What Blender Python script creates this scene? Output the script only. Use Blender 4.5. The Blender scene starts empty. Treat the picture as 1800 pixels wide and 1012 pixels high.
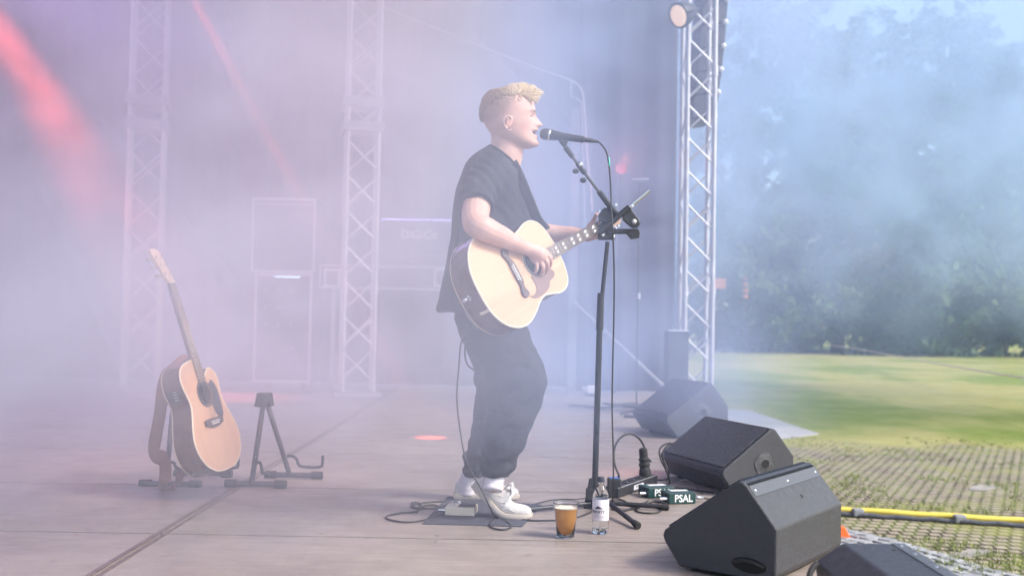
import bpy, bmesh, math, random
from mathutils import Vector, Matrix, noise
random.seed(7)
R = math.radians
S = bpy.context.scene
COL = S.collection
# ------------------------------------------------------------------ camera
CAMZ = 0.82; PITCH = 0.03086; ROLL = R(1.05); FPX = 1750.0
fwd = Vector((0, math.cos(PITCH), math.sin(PITCH)))
r0 = Vector((1, 0, 0)); u0 = Vector((0, -math.sin(PITCH), math.cos(PITCH)))
rgt = r0 * math.cos(ROLL) + u0 * math.sin(ROLL)
upv = u0 * math.cos(ROLL) - r0 * math.sin(ROLL)
cd = bpy.data.cameras.new('camera'); cam = bpy.data.objects.new('camera', cd); COL.objects.link(cam)
m = Matrix.Identity(4)
for i in range(3):
    m[i][0] = rgt[i]; m[i][1] = upv[i]; m[i][2] = -fwd[i]
m[2][3] = CAMZ
cam.matrix_world = m
cd.lens = 35; cd.sensor_width = 36; cd.clip_start = 0.05; cd.clip_end = 2000
cd.dof.use_dof = True; cd.dof.focus_distance = 3.85; cd.dof.aperture_fstop = 2.5
S.camera = cam
# ------------------------------------------------------------------ sky, sun, exposure
w = bpy.data.worlds.new('World'); S.world = w; w.use_nodes = True
SUN_EL, SUN_AZ = R(42), R(112)          # azimuth clockwise from +Y
nt = w.node_tree; nt.nodes.clear()
sky = nt.nodes.new('ShaderNodeTexSky'); sky.sky_type = 'NISHITA'; sky.sun_disc = False
sky.sun_elevation = SUN_EL; sky.sun_rotation = SUN_AZ; sky.dust_density = 2.3; sky.air_density = 1.0
bg = nt.nodes.new('ShaderNodeBackground'); bg.inputs[1].default_value = 0.14
wo = nt.nodes.new('ShaderNodeOutputWorld')
nt.links.new(sky.outputs[0], bg.inputs[0]); nt.links.new(bg.outputs[0], wo.inputs[0])
sl = bpy.data.lights.new('sun', 'SUN'); sl.energy = 1.8; sl.angle = R(12); sl.color = (1, .95, .88)
so = bpy.data.objects.new('sun', sl); COL.objects.link(so)
sd = Vector((math.sin(SUN_AZ) * math.cos(SUN_EL), math.cos(SUN_AZ) * math.cos(SUN_EL), math.sin(SUN_EL)))
so.rotation_euler = sd.to_track_quat('Z', 'Y').to_euler(); so.location = (6, -6, 9)
S.view_settings.view_transform = 'Standard'; S.view_settings.look = 'None'
S.view_settings.gamma = 1; S.view_settings.use_curve_mapping = False
S.view_settings.exposure = 1.27
S.cycles.use_denoising = True
S.cycles.volume_bounces = 2; S.cycles.max_bounces = 6; S.cycles.transparent_max_bounces = 12
S.cycles.volume_step_rate = 1.0; S.cycles.volume_max_steps = 64
S.cycles.sample_clamp_indirect = 6
# ------------------------------------------------------------------ helpers
def W(px, py, Y):
    d = fwd + rgt * ((px - 900) / FPX) - upv * ((py - 506) / FPX)
    return Vector((0, 0, CAMZ)) + d * (Y / d.y)
def WP(px, py, Y): return W(px, py, Y - 4.2)
def F(px, py, z=0.0):
    d = fwd + rgt * ((px - 900) / FPX) - upv * ((py - 506) / FPX)
    return Vector((0, 0, CAMZ)) + d * ((z - CAMZ) / d.z)
def tag(o, label=None, cat=None, group=None, kind=None):
    if label: o['label'] = label
    if cat: o['category'] = cat
    if group: o['group'] = group
    if kind: o['kind'] = kind
    return o
def thing(name, label, cat, loc=(0, 0, 0), group=None):
    o = bpy.data.objects.new(name, None); COL.objects.link(o); o.location = loc
    o.empty_display_size = .1
    return tag(o, label, cat, group)
def obj(name, bm, mat, parent=None, smooth=False, angle=None, bevel=0):
    me = bpy.data.meshes.new(name)
    bm.normal_update(); bm.to_mesh(me); bm.free()
    return mobj(name, me, mat, parent, smooth, angle, bevel)
def mobj(name, me, mat, parent=None, smooth=False, angle=None, bevel=0):
    for mm in (mat if isinstance(mat, (list, tuple)) else [mat]): me.materials.append(mm)
    o = bpy.data.objects.new(name, me); COL.objects.link(o)
    if parent is not None:
        o.parent = parent
        b = Vector((0, 0, 0)); p = parent
        while p is not None: b += p.location; p = p.parent
        me.transform(Matrix.Translation(-b))     # meshes are built in world coordinates
    if smooth or angle is not None:
        for p in me.polygons: p.use_smooth = True
        if angle is not None: me.set_sharp_from_angle(angle=R(angle))
    if bevel:
        md = o.modifiers.new('bevel', 'BEVEL'); md.width = bevel; md.segments = 2; md.limit_method = 'ANGLE'
        md.angle_limit = R(35)
    return o
def B(): return bmesh.new()
def box(bm, lo, hi, M=None, mi=0):
    lo = Vector(lo); hi = Vector(hi)
    vs = [Vector((x, y, z)) for z in (lo.z, hi.z) for y in (lo.y, hi.y) for x in (lo.x, hi.x)]
    if M is not None: vs = [M @ v for v in vs]
    v = [bm.verts.new(p) for p in vs]
    fs = []
    for f in ((0, 2, 3, 1), (4, 5, 7, 6), (0, 1, 5, 4), (2, 6, 7, 3), (0, 4, 6, 2), (1, 3, 7, 5)):
        q = bm.faces.new([v[i] for i in f]); q.material_index = mi; fs.append(q)
    return fs
def cbox(bm, c, s, M=None, mi=0):
    c = Vector(c); s = Vector(s) / 2
    return box(bm, c - s, c + s, M, mi)
def frame(d, hint=None):
    d = Vector(d).normalized()
    h = Vector(hint) if hint is not None else (Vector((0, 0, 1)) if abs(d.z) < .9 else Vector((1, 0, 0)))
    x = h.cross(d)
    if x.length < 1e-6: x = Vector((1, 0, 0)).cross(d)
    x.normalize(); y = d.cross(x)
    return x, y, d
def ring(bm, c, x, y, rx, ry, n, pw=1.0):
    vs = []
    for i in range(n):
        a = 2 * math.pi * i / n
        ca, sa = math.cos(a), math.sin(a)
        if pw != 1.0:
            ca = math.copysign(abs(ca) ** pw, ca); sa = math.copysign(abs(sa) ** pw, sa)
        vs.append(bm.verts.new(c + x * (ca * rx) + y * (sa * ry)))
    return vs
def bridge(bm, a, b, mi=0):
    n = len(a)
    for i in range(n):
        j = (i + 1) % n
        f = bm.faces.new((a[i], a[j], b[j], b[i])); f.material_index = mi; f.smooth = True
def cap(bm, a, flip=False, mi=0):
    f = bm.faces.new(a if not flip else a[::-1]); f.material_index = mi
def tube(bm, a, b, r, r2=None, n=12, mi=0):
    a = Vector(a); b = Vector(b); x, y, d = frame(b - a)
    r2 = r if r2 is None else r2
    A = ring(bm, a, x, y, r, r, n); C_ = ring(bm, b, x, y, r2, r2, n)
    bridge(bm, A, C_, mi); cap(bm, A, True, mi); cap(bm, C_, False, mi)
def catmull(pts, k=8):
    P = [Vector(p) for p in pts]; out = []
    for i in range(len(P) - 1):
        p0 = P[i - 1] if i else P[0] * 2 - P[1]; p1 = P[i]; p2 = P[i + 1]
        p3 = P[i + 2] if i + 2 < len(P) else P[-1] * 2 - P[-2]
        for j in range(k):
            t = j / k
            out.append(.5 * ((2 * p1) + (p2 - p0) * t + (2 * p0 - 5 * p1 + 4 * p2 - p3) * t * t + (3 * p1 - p0 - 3 * p2 + p3) * t ** 3))
    out.append(P[-1]); return out
def sweep(bm, pts, r, n=8, mi=0, rs=None, flat=None):
    """tube along a polyline; rs optional radii; flat=(rx,ry,hint) for a band"""
    P = [Vector(p) for p in pts]; rings = []
    px = None
    for i, p in enumerate(P):
        d = (P[min(i + 1, len(P) - 1)] - P[max(i - 1, 0)])
        if d.length < 1e-9: d = Vector((0, 0, 1))
        d.normalize()
        if px is None or flat: x, y, _ = frame(d, flat[2] if flat else None)
        else:
            x = px - d * px.dot(d); x.normalize(); y = d.cross(x)
        px = x
        rr = rs[i] if rs else r
        if flat: rings.append(ring(bm, p, x, y, flat[0], flat[1], n))
        else: rings.append(ring(bm, p, x, y, rr, rr, n))
    for i in range(len(rings) - 1): bridge(bm, rings[i], rings[i + 1], mi)
    cap(bm, rings[0], True, mi); cap(bm, rings[-1], False, mi)
def lathe(bm, prof, M=None, n=24, mi=0, closed=True):
    rings = []
    for r, z in prof:
        vs = []
        for i in range(n):
            a = 2 * math.pi * i / n; p = Vector((r * math.cos(a), r * math.sin(a), z))
            vs.append(bm.verts.new(M @ p if M else p))
        rings.append(vs)
    for i in range(len(rings) - 1): bridge(bm, rings[i], rings[i + 1], mi)
    if closed: cap(bm, rings[0], True, mi); cap(bm, rings[-1], False, mi)
def prism(bm, pts, off, mi=0, mi_side=None, mi_back=None):
    """pts: closed loop of 3-D points, extruded by vector off"""
    off = Vector(off)
    a = [bm.verts.new(Vector(p)) for p in pts]; b = [bm.verts.new(Vector(p) + off) for p in pts]
    f = bm.faces.new(a); f.material_index = mi
    f = bm.faces.new(b[::-1]); f.material_index = mi if mi_back is None else mi_back
    n = len(a)
    for i in range(n):
        j = (i + 1) % n
        f = bm.faces.new((a[j], a[i], b[i], b[j])); f.material_index = mi if mi_side is None else mi_side
    bmesh.ops.recalc_face_normals(bm, faces=bm.faces[:])
def text_mesh(s, size, M, depth=0.001, font_bold=False, fit=None, bend=None, squeeze=1.0):
    c = bpy.data.curves.new('text', 'FONT'); c.body = s; c.size = size; c.extrude = depth / 2
    c.align_x = 'CENTER'; c.align_y = 'CENTER'; c.resolution_u = 3
    if font_bold: c.offset = size * .02
    o = bpy.data.objects.new('text', c); COL.objects.link(o)
    dg = bpy.context.evaluated_depsgraph_get(); dg.update()
    me = bpy.data.meshes.new_from_object(o.evaluated_get(dg))
    bpy.data.objects.remove(o); bpy.data.curves.remove(c)
    for v in me.vertices: v.co.x *= squeeze
    if bend:
        for v in me.vertices:
            a = v.co.x / bend; rr = bend + v.co.z
            v.co = Vector((rr * math.sin(a), v.co.y, rr * math.cos(a)))
    me.transform(M); return me
def basis(o, x, y, z):
    M = Matrix.Identity(4)
    for i in range(3): M[i][0] = x[i]; M[i][1] = y[i]; M[i][2] = z[i]; M[i][3] = o[i]
    return M
def meshify(o, mods_clear=True):
    dg = bpy.context.evaluated_depsgraph_get(); dg.update()
    me = bpy.data.meshes.new_from_object(o.evaluated_get(dg))
    o.modifiers.clear(); old = o.data; o.data = me; bpy.data.meshes.remove(old); return o
# ------------------------------------------------------------------ materials
def mat(name, col, rough=.6, metal=0, noise_amt=0, nscale=20, bump=0, bscale=200, spec=None, coat=0, **kw):
    m_ = bpy.data.materials.new(name); m_.use_nodes = True; t = m_.node_tree; b = t.nodes['Principled BSDF']
    c = (*col, 1) if len(col) == 3 else col
    b.inputs['Base Color'].default_value = c; b.inputs['Roughness'].default_value = rough
    b.inputs['Metallic'].default_value = metal
    if spec is not None: b.inputs['Specular IOR Level'].default_value = spec
    if coat: b.inputs['Coat Weight'].default_value = coat
    for k, v in kw.items(): b.inputs[k.replace('_', ' ')].default_value = v
    if noise_amt or bump:
        tc = t.nodes.new('ShaderNodeTexCoord')
    if noise_amt:
        n = t.nodes.new('ShaderNodeTexNoise'); n.inputs['Scale'].default_value = nscale; n.inputs['Detail'].default_value = 5
        t.links.new(tc.outputs['Object'], n.inputs['Vector'])
        mr = t.nodes.new('ShaderNodeMapRange'); mr.inputs[1].default_value = .3; mr.inputs[2].default_value = .7
        mr.inputs[3].default_value = 1 - noise_amt; mr.inputs[4].default_value = 1 + noise_amt
        t.links.new(n.outputs[0], mr.inputs[0])
        mx = t.nodes.new('ShaderNodeVectorMath'); mx.operation = 'SCALE'; mx.inputs[0].default_value = c[:3]
        t.links.new(mr.outputs[0], mx.inputs['Scale']); t.links.new(mx.outputs[0], b.inputs['Base Color'])
        mr2 = t.nodes.new('ShaderNodeMapRange'); mr2.inputs[1].default_value = .3; mr2.inputs[2].default_value = .7
        mr2.inputs[3].default_value = max(rough - .1, .02); mr2.inputs[4].default_value = min(rough + .1, 1)
        t.links.new(n.outputs[0], mr2.inputs[0]); t.links.new(mr2.outputs[0], b.inputs['Roughness'])
    if bump:
        n2 = t.nodes.new('ShaderNodeTexNoise'); n2.inputs['Scale'].default_value = bscale; n2.inputs['Detail'].default_value = 3
        t.links.new(tc.outputs['Object'], n2.inputs['Vector'])
        bp = t.nodes.new('ShaderNodeBump'); bp.inputs['Strength'].default_value = bump; bp.inputs['Distance'].default_value = .003
        t.links.new(n2.outputs[0], bp.inputs['Height']); t.links.new(bp.outputs[0], b.inputs['Normal'])
    return m_
def emit(name, col, strength):
    m_ = bpy.data.materials.new(name); m_.use_nodes = True; t = m_.node_tree; b = t.nodes['Principled BSDF']
    b.inputs['Base Color'].default_value = (*col, 1); b.inputs['Emission Color'].default_value = (*col, 1)
    b.inputs['Emission Strength'].default_value = strength; return m_
M_alu = mat('aluminium', (.76, .76, .77), .42, .7, .12, 9)
M_alud = mat('dull_aluminium', (.5, .5, .52), .5, .5, .12, 9)
M_alur = mat('darker_aluminium', (.50, .50, .52), .5, .6, .15, 9)  # darker copy of the aluminium, used for the right tower only
M_black = mat('black_metal', (.022, .023, .026), .42, .2, .2, 30)
M_rubber = mat('black_rubber', (.02, .02, .021), .75, 0, .2, 30)
M_blackp = mat('black_plastic', (.024, .025, .028), .5, 0, .2, 25)
M_spk = mat('speaker_paint', (.038, .039, .046), .40, 0, .12, 40, 1.0, 330)
M_drape = mat('drape', (.018, .018, .022), .95, 0, .25, 3)
M_chrome = mat('chrome', (.75, .75, .76), .18, 1)
M_white = mat('white_plastic', (.75, .74, .72), .5)
# ------------------------------------------------------------------ setting
def N(t, ty, **kw):
    n = t.nodes.new(ty)
    for k, v in kw.items():
        if k == 'op': n.operation = v
        elif k.startswith('i'): n.inputs[int(k[1:])].default_value = v
    return n
def mth(t, op, a, b=None, c=None, clamp=False):
    n = t.nodes.new('ShaderNodeMath'); n.operation = op; n.use_clamp = clamp
    for i, v in enumerate((a, b, c)):
        if v is None: continue
        if hasattr(v, 'links'): t.links.new(v, n.inputs[i])
        else: n.inputs[i].default_value = v
    return n.outputs[0]
def rampf(t, v, a, b, lo=0.0, hi=1.0, smooth=True):
    n = t.nodes.new('ShaderNodeMapRange'); n.clamp = True
    if smooth: n.interpolation_type = 'SMOOTHSTEP'
    t.links.new(v, n.inputs[0]); n.inputs[1].default_value = a; n.inputs[2].default_value = b
    n.inputs[3].default_value = lo; n.inputs[4].default_value = hi; return n.outputs[0]
def noise_n(t, vec, scale, detail=4, rough=.55, dist=0):
    n = t.nodes.new('ShaderNodeTexNoise'); n.inputs['Scale'].default_value = scale; n.inputs['Detail'].default_value = detail
    n.inputs['Roughness'].default_value = rough; n.inputs['Distortion'].default_value = dist
    t.links.new(vec, n.inputs['Vector']); return n.outputs[0]
def mixc(t, f, a, b):
    n = t.nodes.new('ShaderNodeMix'); n.data_type = 'RGBA'
    if hasattr(f, 'links'): t.links.new(f, n.inputs[0])
    else: n.inputs[0].default_value = f
    for i, v in ((6, a), (7, b)):
        if hasattr(v, 'links'): t.links.new(v, n.inputs[i])
        else: n.inputs[i].default_value = (*v, 1)
    return n.outputs[2]
def world_pos(t):
    g = t.nodes.new('ShaderNodeNewGeometry'); return g.outputs['Position']
def sep(t, v):
    s = t.nodes.new('ShaderNodeSeparateXYZ'); t.links.new(v, s.inputs[0]); return s.outputs
def scalev(t, v, s):
    n = t.nodes.new('ShaderNodeVectorMath'); n.operation = 'MULTIPLY'; t.links.new(v, n.inputs[0]); n.inputs[1].default_value = s
    return n.outputs[0]
GZ = -0.85
def EDGE(y): return 1.22 + .105 * (y - 3.6)      # front edge of the stage
# stage floor: phenolic ply deck panels, gaps are real
m_ = bpy.data.materials.new('deck_ply'); m_.use_nodes = True; t = m_.node_tree; b = t.nodes['Principled BSDF']
pos = world_pos(t)
n1 = noise_n(t, pos, 1.1, 6, .6); n2 = noise_n(t, scalev(t, pos, (1.2, 9, 1)), 3, 6, .7); n3 = noise_n(t, pos, 55, 3)
n4 = noise_n(t, pos, 4.5, 8, .7, .6)
c1 = mixc(t, rampf(t, n1, .3, .7), (.205, .170, .148), (.290, .245, .215))
c2 = mixc(t, rampf(t, n2, .42, .72, 0, .55), c1, (.40, .335, .29))
c3 = mixc(t, rampf(t, n4, .60, .72, 0, .5), c2, (.10, .066, .05))
c4 = mixc(t, rampf(t, n3, .62, .72, 0, .35), c3, (.4, .33, .28))
t.links.new(c4, b.inputs['Base Color'])
t.links.new(rampf(t, n4, .3, .7, .34, .6), b.inputs['Roughness'])
bp = t.nodes.new('ShaderNodeBump'); bp.inputs['Strength'].default_value = .25; bp.inputs['Distance'].default_value = .004
t.links.new(n3, bp.inputs['Height']); t.links.new(bp.outputs[0], b.inputs['Normal'])
M_deck = m_
ya = [F(600, 943).y, F(600, 858).y, F(900, 802).y]
xs_ = F(290, 935).x
ys = [ya[0] - 4.2, ya[0] - 3.15, ya[0] - 2.1, ya[0] - 1.05, ya[0], ya[1], ya[2]] + [ya[2] + 1.05 * k for k in range(1, 7)]
YEND = ys[-1]
def slab(bm, x0, x1, y0, y1, z0, z1, slant=0):
    g = slant
    q = [(x0, y0), ((EDGE(y0) - g) if x1 is None else x1, y0), ((EDGE(y1) - g) if x1 is None else x1, y1), (x0, y1)]
    prism(bm, [(x, y, z1) for x, y in q], (0, 0, z0 - z1))
bm = B(); g = .009; xc = [-9.3, -5.3, -3.3, xs_]
for i in range(len(ys) - 1):
    for j in range(3): slab(bm, xc[j] + .004, xc[j + 1] - .004, ys[i] + g, ys[i + 1] - g, -.04, 0)
    slab(bm, xs_ + .004, None, ys[i] + g, ys[i + 1] - g, -.04, 0)
tag(obj('stage_floor', bm, M_deck, bevel=.0015), kind='structure')
bm = B(); slab(bm, -9.3, None, ys[0], YEND, -.30, -.046, .012)
tag(obj('stage_base', bm, mat('under_deck', (.03, .025, .022), .8)), kind='structure')
bm = B(); slab(bm, -9.2, None, ys[0] + .05, YEND - .05, GZ, -.302, .06)
tag(obj('stage_skirt', bm, M_drape), kind='structure')
bm = B()
box(bm, (xs_ - .026, ys[0], .0005), (xs_ - .007, YEND, .0035)); box(bm, (xs_ + .007, ys[0], .0005), (xs_ + .020, YEND, .003))
tag(obj('floor_joint', bm, mat('worn_joint', (.15, .11, .095), .5, .1, .5, 40)), kind='structure')

bm = B()
for yy in ys[1:-1]:
    for d_ in (-.05, .05):
        for k in range(14):
            xx = -4.3 + k * .45 + .02 * math.sin(k * 7 + yy)
            if xx < EDGE(yy) - .1: lathe(bm, [(.0075, .0004), (.007, .0012), (.003, .0012), (.0025, .0006)], Matrix.Translation((xx, yy + d_, 0)), 8)
tag(obj('floor_screws', bm, mat('screw_steel', (.30, .28, .27), .4, .8)), kind='structure')
# stage roof: a pale-topped canopy above the whole stage, just out of the picture
bm = B()
for i in range(9):
    y0, y1 = -1.0 + i * 1.45, -1.0 + (i + 1) * 1.45
    prism(bm, [(-8.2, y0, 5.6), (-3.2, y0, 6.5), (1.75, y0, 5.55), (1.75, y0, 5.62), (-3.2, y0, 6.57), (-8.2, y0, 5.67)], (0, y1 - y0 - .004, 0))
tag(obj('roof_canopy', bm, mat('canopy_pvc', (.30, .30, .31), .6, 0, .1, 2)), 'grey canopy roof stretched over the stage above the trusses', 'roof')
# ground: lawn, worn grid pavers near the stage, cobbles
m_ = bpy.data.materials.new('lawn'); m_.use_nodes = True; t = m_.node_tree; b = t.nodes['Principled BSDF']
pos = world_pos(t); X = sep(t, pos)
# slightly rotated coordinates for the paver field
rot = t.nodes.new('ShaderNodeVectorRotate'); rot.rotation_type = 'Z_AXIS'; rot.inputs['Angle'].default_value = R(6)
t.links.new(pos, rot.inputs['Vector']); RP = rot.outputs[0]; RX = sep(t, RP)
big = noise_n(t, scalev(t, pos, (1, .35, 1)), .34, 5, .6)
med = noise_n(t, pos, 1.6, 6, .65); fine = noise_n(t, pos, 26, 4, .7)
band = noise_n(t, scalev(t, pos, (.35, 1, 1)), .20, 3, .5)
green = mixc(t, rampf(t, med, .3, .7), (.145, .190, .030), (.210, .250, .050))
dry = mixc(t, rampf(t, med, .35, .7), (.30, .275, .090), (.37, .335, .13))
g1 = mixc(t, rampf(t, mth(t, 'ADD', mth(t, 'MULTIPLY', big, .5), mth(t, 'MULTIPLY', band, .5)), .44, .56), green, dry)
g2 = mixc(t, rampf(t, fine, .5, .75, 0, .5), g1, (.06, .085, .02))
# paver grid: rectangular cells with soil and grass
def saw(v, period):
    return mth(t, 'FRACT', mth(t, 'DIVIDE', v, period))
rowf = mth(t, 'DIVIDE', RX[1], .13); off_ = mth(t, 'MULTIPLY', mth(t, 'MODULO', mth(t, 'FLOOR', mth(t, 'ADD', rowf, 4000)), 2), .5)
wob = mth(t, 'MULTIPLY', mth(t, 'SUBTRACT', noise_n(t, pos, 5, 3, .6), .5), .12)
cx_ = mth(t, 'ABSOLUTE', mth(t, 'SUBTRACT', mth(t, 'FRACT', mth(t, 'ADD', mth(t, 'ADD', mth(t, 'DIVIDE', RX[0], .105), off_), wob)), .5)); cy_ = mth(t, 'ABSOLUTE', mth(t, 'SUBTRACT', mth(t, 'FRACT', mth(t, 'ADD', rowf, wob)), .5))
gap = mth(t, 'MAXIMUM', rampf(t, cx_, .30, .46), rampf(t, cy_, .24, .42))
jit = noise_n(t, pos, 9, 4, .7)
paver = mixc(t, rampf(t, jit, .3, .7), (.27, .225, .17), (.40, .345, .27))
soil = mixc(t, rampf(t, noise_n(t, pos, 2.2, 5, .7), .40, .58), (.050, .042, .032), (.13, .16, .045))
pv = mixc(t, mth(t, 'MULTIPLY', gap, rampf(t, jit, .3, .45, .65, 1)), paver, soil)
over = rampf(t, noise_n(t, pos, .9, 6, .65), .50, .66, 0, .6)
pv = mixc(t, over, pv, mixc(t, .5, green, dry))
edge = mth(t, 'ADD', X[1], mth(t, 'MULTIPLY', mth(t, 'SUBTRACT', noise_n(t, pos, .5, 5, .65), .5), 6))
fieldm = rampf(t, edge, 13.0, 14.6)
gc = mixc(t, fieldm, pv, g2)
t.links.new(gc, b.inputs['Base Color']); b.inputs['Roughness'].default_value = .9
b.inputs['Specular IOR Level'].default_value = .15
bp = t.nodes.new('ShaderNodeBump'); bp.inputs['Strength'].default_value = .6; bp.inputs['Distance'].default_value = .03
t.links.new(mth(t, 'SUBTRACT', fine, mth(t, 'MULTIPLY', gap, rampf(t, edge, 13, 14.6, .5, 0))), bp.inputs['Height']); t.links.new(bp.outputs[0], b.inputs['Normal'])
bm = B()
bmesh.ops.create_grid(bm, x_segments=60, y_segments=60, size=600)
for v in bm.verts:
    d = max(0, v.co.y - 60)
    v.co.z = GZ + .0
tag(obj('ground', bm, m_), kind='structure')
def copy_thing(root, loc=None, rz=None, label=None, group=None):
    r = root.copy(); COL.objects.link(r)
    if loc is not None: r.location = loc
    if rz is not None: r.rotation_euler = (0, 0, rz)
    if label: r['label'] = label
    if group: r['group'] = group
    def rec(o, p):
        for ch in [c for c in list(COL.objects) if c.parent == o]:
            c = ch.copy(); COL.objects.link(c); c.parent = p; rec(ch, c)
    rec(root, r); return r
# ------------------------------------------------------------------ truss towers
def truss(base, s, h, yaw, label, pitch=.30, rc=.024, group=None, mt=None, sleeve_z=None):
    mt = mt or M_alu
    T = thing('truss_tower', label, 'truss', base, group)
    T.rotation_euler = (0, 0, yaw)
    b0 = Vector(base); q = s / 2 - rc
    def P(x, y, z): return b0 + Vector((x, y, z))
    for sx in (-1, 1):
        for sy in (-1, 1):
            bm = B(); tube(bm, P(sx * q, sy * q, .05), P(sx * q, sy * q, h), rc, n=10)
            for z in [k * 2.0 + 1.1 for k in range(int(h / 2))]:
                tube(bm, P(sx * q, sy * q, z - .05), P(sx * q, sy * q, z + .05), rc * 1.3, n=10)
            obj('chord', bm, mt, T, angle=40)
    bm = B(); box(bm, P(-s / 2 - .06, -s / 2 - .06, .003), P(s / 2 + .06, s / 2 + .06, .045)); obj('base_plate', bm, M_alud, T)
    k = 0; z = .12
    while z + pitch < h and k < 44:
        for sy in (-1, 1):
            dirs = [1] if sy < 0 else [-1]
            if k % 2 and sy < 0: dirs = [1, -1]
            for d in dirs:
                bm = B(); a = P(-q * d, sy * q, z + pitch - .03); c = P(q * d, sy * q, z + .03)
                tube(bm, a, c, .0095 if s < .31 else .0105, n=8); obj('brace', bm, mt, T, angle=40)
        z += pitch; k += 1
    z = .12; bmL = [B(), B()]
    while z + pitch < h:
        for i, sx in enumerate((-1, 1)):
            d = 1 if int(z / pitch) % 2 else -1
            tube(bmL[i], P(sx * q, -q * d, z), P(sx * q, q * d, z + pitch), .008, n=6)
        z += pitch
    for b_ in bmL: tag(obj('side_lattice', b_, mt, T, angle=40), kind='stuff')
    if sleeve_z:
        for z0 in sleeve_z:
            bm = B(); e = s / 2 + .03
            for z1 in (z0, z0 + .25):
                box(bm, P(-e, -e, z1), P(e, -e + .05, z1 + .10)); box(bm, P(-e, e - .05, z1), P(e, e, z1 + .10))
                box(bm, P(-e, -e + .05, z1), P(-e + .05, e - .05, z1 + .10)); box(bm, P(e - .05, -e + .05, z1), P(e, e - .05, z1 + .10))
            obj('sleeve_block', bm, M_alud, T, bevel=.005)
    return T
YR = 9.1; pr = W(1222, 600, YR)
truss((pr.x, YR, 0), .290, 6.4, R(2), 'silver truss tower at the stage edge with lawn and trees right behind it', rc=.021, mt=M_alur)
YM = 10.3; pm = F(634, 694)
pm = W(636, 500, YM)
truss((pm.x - .03, YM, 0), .36, 6.2, R(13), 'silver truss tower between the tall equipment rack and the mixing console', group=None,
      sleeve_z=[W(640, 236, YM).z], pitch=.36)
YL = 10.45; pl = W(252, 500, YL)
truss((pl.x, YL, 0), .38, 6.2, R(16), 'silver truss tower deep in pink smoke, above the leaning acoustic guitar', sleeve_z=[W(255, 232, YL).z], pitch=.40)

# ------------------------------------------------------------------ backdrop drapes
def drape(x0, x1, y, z0, z1, label, seed=0, amp=.07, top=None):
    rnd = random.Random(seed); bm = B(); nx = int((x1 - x0) / .045); nz = 14; V = []
    ph = [rnd.uniform(0, 6.28) for _ in range(6)]
    for i in range(nx + 1):
        x = x0 + (x1 - x0) * i / nx; col = []
        for j in range(nz + 1):
            f = j / nz; z = z0 + (z1 - z0) * f
            if top: z = z0 + (top(x) - z0) * f
            yy = y + amp * (math.sin(x * 14 + ph[0] + .5 * math.sin(z * .8)) + .5 * math.sin(x * 29 + ph[1] + z * .4) + .3 * math.sin(x * 4 + ph[2])) * (1 - .45 * f)
            col.append(bm.verts.new((x, yy, z)))
        V.append(col)
    for i in range(nx):
        for j in range(nz):
            bm.faces.new((V[i][j], V[i + 1][j], V[i + 1][j + 1], V[i][j + 1]))
    o = obj('backdrop_drape', bm, M_drape, smooth=True); md = o.modifiers.new('solid', 'SOLIDIFY'); md.thickness = .006
    return tag(o, label, 'drape')
YB = 11.7
drape(-7.6, W(1020, 400, YB).x, YB, .03, 7.0, 'wide black backdrop drape hanging behind the trusses across the far side of the stage', 1)
drape(W(1012, 400, YB).x, W(1188, 400, YB - .25).x, YB - .25, .02, 7.0, 'narrow dark drape hanging between the pale upright and the right truss tower', 2, .05)
# ------------------------------------------------------------------ trees
def leaf_mat(name, a, b_, sc=.5):
    m_ = bpy.data.materials.new(name); m_.use_nodes = True; t = m_.node_tree; b = t.nodes['Principled BSDF']
    pos = world_pos(t)
    n = noise_n(t, pos, sc, 4, .6); n2 = noise_n(t, pos, sc * 9, 2, .6)
    c = mixc(t, rampf(t, mth(t, 'ADD', mth(t, 'MULTIPLY', n, .6), mth(t, 'MULTIPLY', n2, .4)), .38, .62), a, b_)
    t.links.new(c, b.inputs['Base Color']); b.inputs['Roughness'].default_value = .65
    b.inputs['Specular IOR Level'].default_value = .25
    return m_
LEAF = [leaf_mat('leaf_deep', (.022, .052, .018), (.055, .105, .030)), leaf_mat('leaf_mid', (.036, .078, .022), (.090, .145, .040)),
        leaf_mat('leaf_light', (.065, .105, .028), (.140, .175, .052)), leaf_mat('leaf_bronze', (.075, .058, .030), (.125, .090, .045))]
M_bark = mat('bark', (.07, .055, .042), .9, 0, .3, 3)
def crown_mesh(bm, blobs, n, size, rnd):
    tot = sum(b[3] * b[4] * b[5] for b in blobs)
    for (cx, cy, cz, rx, ry, rz) in blobs:
        k = int(n * rx * ry * rz / tot) + 10
        clumps = max(6, k // 34)
        for c in range(clumps):
            while True:
                d = Vector((rnd.gauss(0, 1), rnd.gauss(0, 1), rnd.gauss(0, 1))).normalized()
                if d.y < .75: break
            rr = rnd.uniform(.55, 1.04)
            q = Vector((cx + d.x * rx * rr, cy + d.y * ry * rr, cz + d.z * rz * rr)); cs = rnd.uniform(.45, 1.0) * size * 2.6
            for l in range(k // clumps):
                e = Vector((rnd.gauss(0, 1), rnd.gauss(0, 1), rnd.gauss(0, .6))) * cs * .55
                s_ = size * rnd.uniform(.45, 1.15)
                nrm = (e * .6 + d * .8 + Vector((rnd.gauss(0, .6), rnd.gauss(0, .6), rnd.gauss(.3, .6)))).normalized()
                x, y, _ = frame(nrm); a = rnd.uniform(0, 6.28); u = x * math.cos(a) + y * math.sin(a); v = nrm.cross(u)
                p = q + e
                bm.faces.new([bm.verts.new(p + u * s_), bm.verts.new(p + v * s_ * .6 + nrm * s_ * .15), bm.verts.new(p - u * s_), bm.verts.new(p - v * s_ * .6 + nrm * s_ * .1)])
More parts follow.
